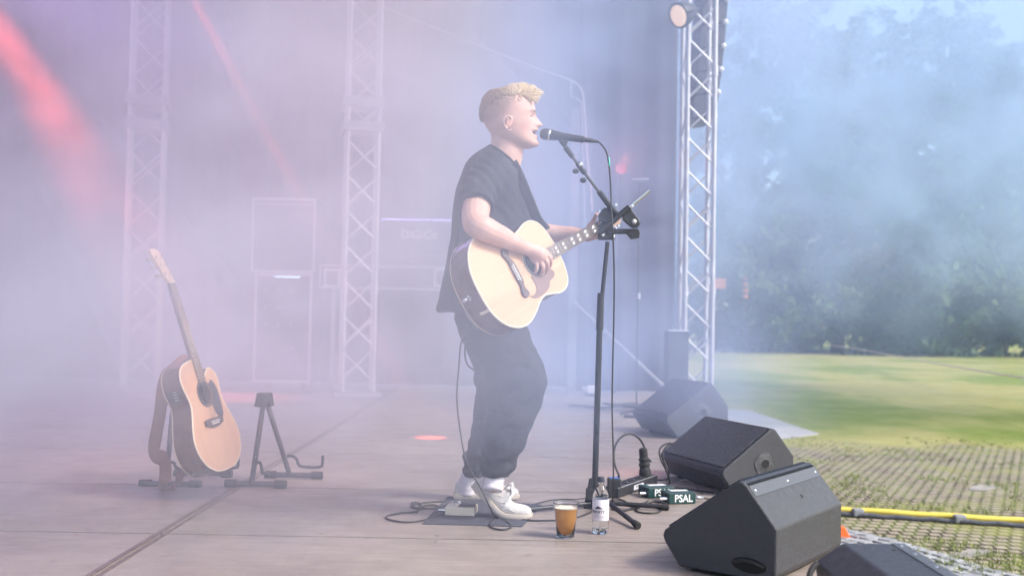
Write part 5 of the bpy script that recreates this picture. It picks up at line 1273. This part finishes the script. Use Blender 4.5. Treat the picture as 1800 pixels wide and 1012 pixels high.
def FR(px0, py0, px1, py1): a, b = W(px0, py0, YF), W(px1, py1, YF); return min(a.x, b.x), max(a.x, b.x), min(a.z, b.z), max(a.z, b.z)
x0, x1, z0, z1 = FR(440, 478, 556, 349)
zb = .10
# wheeled lower rack
T = edged_case('equipment_rack', 'tall wheeled equipment rack with pale edges, left of the middle truss', 'rack', x0 + .05, x1 - .02, YF, YF + .6, zb, z0 - .004)
bm = B(); box(bm, (x0 + .26, YF - .004, z0 - .05), (x0 + .26 + .27, YF - .001, z0 - .038)); obj('status_light', bm, emit('led_strip', (.55, .75, 1.0), 2.0), T)
for k, (dz, h) in enumerate(((.14, .09), (.30, .13), (.46, .18), (.70, .18), (.95, .18))):
    z = z0 - dz
    if z - h > zb + .05:
        bm = B(); box(bm, (x0 + .10, YF - .006, z - h), (x1 - .07, YF + .004, z)); u_ = obj('rack_unit', bm, M_blackp, T, bevel=.003)
        for j in range(3):
            bm = B(); c = Vector((x0 + .17 + j * .14, YF - .008, z - h / 2)); tube(bm, c, c - Vector((0, .012, 0)), .016, n=10); obj('knob', bm, M_alud, u_, angle=40)
for dx_ in (.1, x1 - x0 - .1):
    for dy_ in (.08, .5):
        bm = B(); c = Vector((x0 + dx_, YF + dy_, .05)); tube(bm, c - Vector((.018, 0, 0)), c + Vector((.018, 0, 0)), .048, n=16); obj('caster', bm, M_rubber, T, angle=40)
T = edged_case('flight_case', 'square flight case with pale metal edges on top of the equipment rack', 'flight case', x0, x1, YF, YF + .55, z0, z1, .026)
bm = B(); box(bm, (x0 + .05, YF - .006, z1 - .075), (x1 - .05, YF + .004, z1 - .055)); obj('lid_seam', bm, M_alud, T)
# long flight case table with recessed handles, and mixing console on it
x0, x1, z0, z1 = FR(560, 506, 862, 470)
T = edged_case('flight_case_table', 'long flight case with pale handles that carries the mixing console', 'flight case', x0, x1, YF + .02, YF + .75, z0, z1, .016)
for px in (568, 762):
    a, b, c, d = FR(px, 505, px + 62 if px > 600 else px + 30, 472); bm = B(); y = YF + .005; w_ = .028
    box(bm, (a, y, c), (b, y + .012, c + w_)); box(bm, (a, y, d - w_), (b, y + .012, d)); box(bm, (a, y, c + w_), (a + w_, y + .012, d - w_)); box(bm, (b - w_, y, c + w_), (b, y + .012, d - w_)); hd = obj('recessed_handle', bm, M_alu, T, bevel=.003)
    bm = B(); box(bm, (a + w_, y + .006, c + w_), (b - w_, y + .010, d - w_)); obj('handle_dish', bm, M_casebody, hd)
for px in (585, 600, 848):
    a = W(px, 500, YF); bm = B(); box(bm, (a.x - .02, YF + .05, .002), (a.x + .02, YF + .09, z0 - .002)); obj('leg', bm, M_alud, T, bevel=.003)
x0, x1, z0, z1 = FR(668, 468, 866, 386); z0 += .004
T = thing('mixing_console', 'mixing console seen from behind with white lettering on its back panel', 'console', ((x0 + x1) / 2, YF + .1, z0))
bm = B(); prism(bm, [Vector((x0, YF + .08, z0)), Vector((x0, YF + .10, z1)), Vector((x0, YF + .2, z1)), Vector((x0, YF + .72, z0 + .12)), Vector((x0, YF + .72, z0))], (x1 - x0, 0, 0)); obj('body', bm, M_casebody, T, bevel=.01)
bm = B(); box(bm, (x0, YF + .085, z1 - .012), (x1, YF + .097, z1 - .002)); obj('light_bar', bm, emit('violet_led', (.45, .40, 1.0), 2.2), T)
c = W(737, 413, YF + .07); Mt = Matrix.Translation(c) @ Matrix(((1, 0, 0, 0), (0, 0, -1, 0), (0, 1, 0, 0), (0, 0, 0, 1)))
mobj('lettering', text_mesh('DiGiCo', .125, Mt, .004, True), mat('logo_white', (.85, .85, .88), .5), T)
for k in range(7):
    bm = B(); c = W(708 + k * 16, 450, YF + .07); tube(bm, c, c - Vector((0, .012, 0)), .020, n=10); obj('rear_connector', bm, M_alud, T, angle=40)
# pale upright with diagonal brace, behind the guitar neck
M_post = mat('grey_post_paint', (.20, .20, .215), .6, 0, .15, 6)
YU = 11.0; T = thing('steel_upright', 'pale square post with a diagonal brace behind the guitar neck', 'post', W(1004, 600, YU)); T.location.z = 0
a, b = W(1004, 700, YU), W(1004, 190, YU); bm = B(); box(bm, (a.x - .045, YU, .002), (a.x + .045, YU + .06, b.z)); obj('post', bm, M_post, T, bevel=.004)
bm = B(); tube(bm, W(1007, 530, YU - .03), W(1183, 694, YU - .03), .022, n=10); obj('brace', bm, M_post, T, angle=40)
M_rope = mat('pale_rope', (.55, .55, .58), .7)
cable('pale cord slanting down from the top of the middle truss and hanging behind the microphone', [W(664, 8, 10.4), W(760, 48, 10.6), W(860, 88, 10.8), W(960, 126, 10.9), W(1004, 142, 10.95), W(1022, 158, 10.95), W(1028, 200, 10.95), W(1031, 260, 10.95), W(1038, 330, 10.95), W(1041, 372, 10.95)], .009, M_rope, cat='cord', name='cord')
cable('thin cord hanging straight down beside the pale upright', [W(1004, 142, 10.95), W(1005, 170, 10.95), W(1022, 182, 10.95), W(1024, 260, 10.95), W(1027, 350, 10.95), W(1028, 400, 10.95)], .006, M_rope, cat='cord', name='cord')
# far microphone stand
YQ = 9.6; T = thing('slim_microphone_stand', 'slim straight microphone stand far behind the boom stand', 'mic stand', W(1124, 700, YQ)); T.location.z = 0
a = W(1124, 322, YQ); bm = B(); tube(bm, (a.x, YQ, .03), a, .007, n=10); obj('pole', bm, M_black, T)
bm = B(); tube(bm, W(1112, 316, YQ), W(1140, 315, YQ), .013, n=12); obj('microphone_body', bm, M_alud, T, angle=40)
bm = B(); c = W(1123, 520, YQ); tube(bm, c + Vector((0, 0, .03)), c - Vector((0, 0, .03)), .015, n=10); obj('clutch', bm, M_alu, T, angle=40)
bm = B(); lathe(bm, [(.13, .002), (.13, .014), (.02, .03)], Matrix.Translation((a.x, YQ, 0)), 24); obj('round_base', bm, M_black, T, angle=40)
# side fill loudspeaker by the right truss
x0 = W(1174, 600, 8.8).x; x1 = W(1211, 600, 8.8).x; zt = W(1190, 582, 8.8).z
T = thing('side_loudspeaker', 'upright loudspeaker with a pale top edge left of the right truss foot', 'loudspeaker', ((x0 + x1) / 2, 8.9, 0))
bm = B(); box(bm, (x0, 8.8, .004), (x1, 9.02, zt)); obj('cabinet', bm, M_spk, T, bevel=.006)
bm = B(); box(bm, (x0 + .012, 8.792, .03), (x1 - .012, 8.799, zt - .05)); obj('grille', bm, M_grille, T)
bm = B(); box(bm, (x0 + .005, 8.79, zt + .001), (x1 + .0, 8.83, zt + .012)); obj('top_rail', bm, M_alu, T)
# white plug box on the far floor
c = F(1040, 696); T = thing('plug_box', 'small white plug box on the floor behind the mic stand', 'plug box', c)
bm = B(); cbox(bm, c + Vector((0, 0, .06)), (.10, .06, .11)); obj('box', bm, M_white, T, bevel=.008)
bm = B(); tube(bm, c + Vector((-.05, 0, .07)), c + Vector((-.10, 0, .09)), .016, n=10); obj('plug', bm, M_white, T, angle=40)
bm = B(); cbox(bm, c + Vector((0, 0, .018)), (.14, .09, .034)); obj('foot', bm, M_blackp, T, bevel=.004)
# line array hanging right of the truss
T = thing('line_array', 'hanging column of dark loudspeaker cabinets with white dots, right of the truss top', 'loudspeaker', W(1262, 100, 9.45))
YA = 9.35
edge_px = [(1281, -42), (1280, 0), (1277, 40), (1273.5, 82), (1269, 123), (1264, 163), (1258, 205)]
for (xa, ya_), (xb, yb_) in zip(edge_px, edge_px[1:]):
    q = [W(xa, ya_ + 2, YA), W(xb, yb_ - 1, YA), W(xb - 42, yb_ + 3, YA), W(xa - 44, ya_ + 6, YA)]
    bm = B(); prism(bm, q, (0, .55, 0)); cb_ = obj('cabinet', bm, M_spk, T, bevel=.006)
    c = W(xb - 1.5, yb_ - 1, YA - .012); bm = B(); ball(bm, c, .026); obj('rigging_pin', bm, M_white, cb_, smooth=True)
# floodlight on the truss
c = W(1193, 28, 8.9); T = thing('floodlight', 'round warm-lit floodlight clamped near the top of the right truss', 'lamp', c)
dl = Vector((-.80, -.50, -.45)).normalized(); x_, y_, _ = frame(dl); MF = basis(c, x_, y_, dl)
bm = B(); lathe(bm, [(.098, 0), (.097, .006), (.06, .016), (.002, .02)], MF, 32); obj('lens', bm, emit('warm_lens', (1.0, .70, .46), .26), T, smooth=True)
bm = B(); lathe(bm, [(.118, .004), (.118, -.01), (.110, -.06), (.08, -.14), (.05, -.2)], MF, 32); obj('housing', bm, M_blackp, T, angle=50)
bm = B(); sweep(bm, [c + x_ * .125, c + x_ * .13 - dl * .08, c - dl * .24 + x_ * .05, c - dl * .24 - x_ * .05, c - x_ * .13 - dl * .08, c - x_ * .125], .008, 8); obj('yoke', bm, M_black, T)
bm = B(); tube(bm, c - dl * .24, W(1212, 30, 9.0), .018, n=10); obj('clamp', bm, M_black, T)
# red stage lamp glowing in the haze behind the microphone cable
c = W(1092, 296, 10.9); T = thing('par_lamp', 'small red stage lamp glowing through the smoke behind the microphone cable', 'lamp', c)
dl = Vector((-.06, -1, .0)).normalized(); x_, y_, _ = frame(dl); MF = basis(c, x_, y_, dl)
bm = B(); lathe(bm, [(.05, 0), (.045, .006), (.002, .008)], MF, 24); obj('lens', bm, emit('red_lens', (1.0, .10, .07), .5), T, smooth=True)
bm = B(); lathe(bm, [(.062, .012), (.062, -.12), (.03, -.16)], MF, 24); obj('housing', bm, M_black, T, angle=50)
bm = B(); tube(bm, c - dl * .14, Vector((c.x, 11.3, c.z)), .012, n=8); tube(bm, (c.x, 11.3, .002), (c.x, 11.3, c.z + .1), .018, n=10); obj('stand', bm, M_black, T)
lp = bpy.data.lights.new('par_lamp_light', 'POINT'); lp.energy = 8; lp.color = (1, .10, .07); lp.shadow_soft_size = .05; lo_ = bpy.data.objects.new('par_lamp_light', lp); COL.objects.link(lo_); lo_.location = c + dl * .40
# ------------------------------------------------------------------ beside the stage
def patch(pts, name, label=None, h=.012, m_=None):
    bm = B(); q = [F(x, y, GZ) for x, y in pts]; prism(bm, [v + Vector((0, 0, h)) for v in q], (0, 0, -h + .002)); return tag(obj(name, bm, m_ or mat('pale_concrete', (.36, .345, .33), .85, 0, .15, 3)), kind='structure')
patch(((1236, 716), (1318, 722), (1352, 733), (1400, 750), (1440, 763), (1385, 771), (1290, 772), (1200, 760)), 'concrete_pad')
patch(((1703, 857), (1722, 852), (1745, 853), (1752, 858), (1728, 863), (1706, 862)), 'paving_patch', m_=mat('worn_slab', (.27, .25, .22), .85, 0, .25, 5), h=.006)
patch(((1668, 975), (1700, 966), (1735, 966), (1742, 974), (1700, 980), (1675, 980)), 'paving_patch', m_=mat('worn_slab', (.27, .25, .22), .85, 0, .25, 5), h=.006)
# cable ramp: yellow tube with dark clamped lead
ga, gb = F(1400, 899, GZ), F(1870, 929, GZ); dv = (gb - ga)
T = thing('cable_barrier', 'yellow bar with a dark cable clamped along it, lying across the paving', 'cable barrier', ga)
bm = B(); P_ = [ga + dv * (k / 14) + Vector((0, .0, .045 + .004 * math.sin(k * 1.7))) for k in range(15)]; sweep(bm, P_, .027, 12); obj('yellow_bar', bm, mat('yellow_foam', (.80, .62, .10), .6, 0, .08, 6, .3, 40), T, smooth=True)
bm = B(); P_ = [ga + dv * (k / 40) + Vector((0, -.085 - .006 * math.sin(k * 2.1), .022 + .004 * math.sin(k * 1.3))) for k in range(41)]; sweep(bm, P_, .020, 10); obj('dark_lead', bm, mat('dark_rope', (.09, .095, .11), .8, 0, .4, 60, 1, 90), T, smooth=True)
for px in (1510, 1692):
    u_ = (px - 1400) / 470 * .985; c = ga + dv * u_ + Vector((0, -.065, .04)); bm = B(); cbox(bm, c, (.10, .075, .07)); obj('clamp', bm, mat('grey_clamp', (.22, .23, .25), .5), T, bevel=.015)
# orange plastic wedge
T = F(1486, 950, GZ); bm = B(); prism(bm, [T + Vector((-.12, 0, 0)), T + Vector((.055, 0, 0)), T + Vector((-.0, 0, .10)), T + Vector((-.12, 0, .16))], (0, .12, 0)); tag(obj('plastic_wedge', bm, mat('orange_plastic', (.90, .16, .03), .5), None, bevel=.006), 'bright orange plastic wedge peeking out behind the nearest monitor', 'wedge')
# setts: individually laid grey stones
rnd = random.Random(3); bm = B(); A_, B_ = F(1440, 930, GZ), F(1830, 1035, GZ); d_ = (B_ - A_); L_ = d_.length; d_.normalize(); s_ = Vector((-d_.y, d_.x, 0)); s_ = -s_ if s_.y > 0 else s_
row = 0
for r_ in range(7):
    x = rnd.uniform(0, .1)
    while x < L_:
        w_ = rnd.uniform(.085, .135); c = A_ + d_ * (x + w_ / 2) + s_ * (r_ * .115 + rnd.uniform(-.01, .01) - .12) + Vector((0, 0, .012 * math.sin(x * 3)))
        an = math.atan2(d_.y, d_.x) + rnd.uniform(-.09, .09); Mx = Matrix.Translation(c + Vector((0, 0, rnd.uniform(.0, .012)))) @ Matrix.Rotation(an, 4, 'Z') @ Matrix.Rotation(rnd.uniform(-.06, .06), 4, 'X')
        fs = cbox(bm, (0, 0, 0), (w_ - .014, .098, .03), Mx); x += w_
setts = obj('setts_border', bm, mat('granite', (.27, .275, .285), .75, 0, .4, 9), None, bevel=.01); tag(setts, 'border of small grey granite setts beside the stage', 'paving', kind='stuff')
# tape stretched low across the lawn
M_tape = mat('barrier_tape', (.62, .42, .36), .6)
cable('low pinkish barrier rope strung across the lawn', [W(1440, 604, 58), W(1500, 612, 48), W(1600, 630, 33), W(1700, 648, 25), W(1800, 664, 20.5), W(1900, 680, 17.5)], .018, M_tape, cat='rope', name='barrier_rope')
# grass tufts: real blades in the paving joints and at the lawn's near edge
M_blade = mat('grass_blade', (.20, .245, .065), .7, 0, .3, 2); bm = B(); rnd = random.Random(9)
for k in range(1900):
    px, py = rnd.uniform(1290, 1830), 770 + 242 * rnd.random() ** 1.1; c = F(px, py, GZ)
    if noise.noise(Vector((c.x * .8, c.y * .8, 0))) < -.05 + .12 * ((py - 770) / 242): continue
    for j in range(6):
        a = rnd.uniform(0, 6.28); h = rnd.uniform(.02, .055); o_ = Vector((rnd.gauss(0, .02), rnd.gauss(0, .02), 0)); w_ = Vector((math.cos(a), math.sin(a), 0)) * .004; l_ = Vector((rnd.gauss(0, .4), rnd.gauss(0, .4), 1)) * h
        bm.faces.new([bm.verts.new(c + o_ - w_), bm.verts.new(c + o_ + w_), bm.verts.new(c + o_ + l_)])
tag(obj('grass_tufts', bm, M_blade), 'short grass tufts growing between the worn pavers', 'grass', kind='stuff')
# ------------------------------------------------------------------ stage smoke, drifting smoke and light air
def volume_mat(name, dens_fn, color, step=1.0, aniso=.0, tint=None):
    m_ = bpy.data.materials.new(name); m_.use_nodes = True; t = m_.node_tree; t.nodes.clear()
    out = t.nodes.new('ShaderNodeOutputMaterial'); pv = t.nodes.new('ShaderNodeVolumePrincipled')
    pv.inputs['Color'].default_value = (*color, 1); pv.inputs['Anisotropy'].default_value = aniso
    d = dens_fn(t)
    if tint: t.links.new(tint(t), pv.inputs['Color'])
    if hasattr(d, 'links'): t.links.new(d, pv.inputs['Density'])
    else: pv.inputs['Density'].default_value = d
    t.links.new(pv.outputs[0], out.inputs['Volume'])
    m_.cycles.volume_step_rate = step if hasattr(m_.cycles, 'volume_step_rate') else 1
    return m_
def puff(t, pos, c, r):
    """smooth falloff 1..0 around centre c with radii r"""
    v = t.nodes.new('ShaderNodeVectorMath'); v.operation = 'SUBTRACT'; t.links.new(pos, v.inputs[0]); v.inputs[1].default_value = c
    v2 = t.nodes.new('ShaderNodeVectorMath'); v2.operation = 'DIVIDE'; t.links.new(v.outputs[0], v2.inputs[0]); v2.inputs[1].default_value = r
    v3 = t.nodes.new('ShaderNodeVectorMath'); v3.operation = 'LENGTH'; t.links.new(v2.outputs[0], v3.inputs[0])
    return rampf(t, v3.outputs['Value'], 1.0, .15)
def stage_tint(t):
    # blue light on the right is put into the smoke colour; left stays neutral
    X = sep(t, world_pos(t)); side = mth(t, 'DIVIDE', X[0], mth(t, 'ADD', X[1], .2))
    return mixc(t, rampf(t, side, .09, -.10), (.54, .645, .93), (.715, .715, .86))
def stage_d(t):
    pos = world_pos(t); X = sep(t, pos)
    n = noise_n(t, scalev(t, pos, (1, .8, 1.25)), .62, 5, .58, 1.2)
    wis = rampf(t, n, .36, .66, .25, 2.0)
    side = mth(t, 'DIVIDE', X[0], mth(t, 'ADD', X[1], .2))
    near = rampf(t, mth(t, 'SUBTRACT', X[1], rampf(t, side, .03, .14, 0, 1.9)), 1.4, 3.7); far = rampf(t, X[1], 11.6, 11.0)
    side = mth(t, 'DIVIDE', X[0], mth(t, 'ADD', X[1], .2))      # how far toward the open lawn side
    lat = rampf(t, side, .20, -.05, .55, 1)
    edge = mth(t, 'MULTIPLY', rampf(t, X[0], 2.5, 1.5), rampf(t, X[2], 5.3, 4.0))
    low = rampf(t, X[2], .0, .65, .34, 1)
    low = mth(t, 'MAXIMUM', low, rampf(t, X[0], -.7, -2.2, 0, .9))
    d = mth(t, 'MULTIPLY', mth(t, 'MULTIPLY', near, far), mth(t, 'MULTIPLY', lat, mth(t, 'MULTIPLY', edge, low)))
    hole = mth(t, 'SUBTRACT', 1, mth(t, 'MULTIPLY', puff(t, pos, W(1120, 250, 7.5), (1.0, 3.2, 1.6)), .7))
    heap = mth(t, 'ADD', 1, mth(t, 'MULTIPLY', puff(t, pos, W(480, 690, 7.0), (1.6, 2.0, .8)), 1.2))
    heap = mth(t, 'ADD', heap, mth(t, 'MULTIPLY', puff(t, pos, W(20, 760, 3.4), (1.5, 1.9, 1.5)), 1.3))
    heap = mth(t, 'ADD', heap, mth(t, 'MULTIPLY', puff(t, pos, W(1165, 700, 6.3), (1.0, 2.0, .8)), 2.6))
    d = mth(t, 'MULTIPLY', d, mth(t, 'MULTIPLY', hole, heap))
    return mth(t, 'MULTIPLY', mth(t, 'MULTIPLY', d, wis), SM_D)
SM_D = .19
bm = B(); box(bm, (-7.4, 1.1, .012), (2.6, 11.6, 5.4))
tag(obj('stage_smoke', bm, volume_mat('smoke', stage_d, (.70, .71, .87), .9, 0, stage_tint)), kind='stuff')
def drift_d(t):
    pos = world_pos(t); X = sep(t, pos)
    n = noise_n(t, pos, .42, 5, .62, 1.0); wis = rampf(t, n, .40, .66, .10, 1.8)
    e = mth(t, 'MULTIPLY', rampf(t, X[0], 2.1, 2.9), rampf(t, X[0], 17.5, 14))
    e = mth(t, 'MULTIPLY', e, mth(t, 'MULTIPLY', rampf(t, X[1], 12.8, 15), rampf(t, X[1], 28.5, 25)))
    hgt = mth(t, 'MULTIPLY', rampf(t, X[2], .2, 4.4, .10, 1), rampf(t, X[2], 11.8, 8.5, .0, 1))
    return mth(t, 'MULTIPLY', mth(t, 'MULTIPLY', e, hgt), mth(t, 'MULTIPLY', wis, DR_D))
DR_D = .165
bm = B(); box(bm, (2.0, 12.6, GZ + .4), (18, 29, 12))
tag(obj('drifting_smoke', bm, volume_mat('drift_smoke', drift_d, (.62, .765, .99), .9)), kind='stuff')
# ------------------------------------------------------------------ stage lamps (beams)
def spot(name, src, dst, col, power, size, blend, rad=.03):
    l = bpy.data.lights.new(name, 'SPOT'); l.energy = power; l.color = col; l.spot_size = R(size); l.spot_blend = blend; l.shadow_soft_size = rad
    o = bpy.data.objects.new(name, l); COL.objects.link(o); o.location = src
    d = Vector(dst) - Vector(src); o.rotation_euler = (-d).to_track_quat('Z', 'Y').to_euler(); return o

spot('beam_lamp', W(-150, -190, 9.8), W(385, 680, 9.8), (1.0, .11, .08), 8500, 15, 1.0)
spot('beam_lamp', W(262, -146, 6.83), W(757, 768, 6.83), (1.0, .10, .05), 9500, 3.0, 1.0)
spot('wash_lamp', (-3.6, 2.6, 4.8), (-2.9, 7.0, .8), (1.0, .40, .40), 560, 62, 1.0, .15)
spot('wash_lamp', (-4.2, 9.5, 5.0), (-2.6, 6.5, 1.5), (.55, .36, 1.0), 320, 80, 1.0, .15)
spot('wash_lamp', (.6, 2.4, 4.6), (-1.4, 4.9, .3), (1.0, .42, .20), 520, 22, 1.0, .12)
spot('floor_lamp', (1.0, 6.5, 4.8), F(1110, 831), (1.0, .16, .12), 300, 6, 1.0)
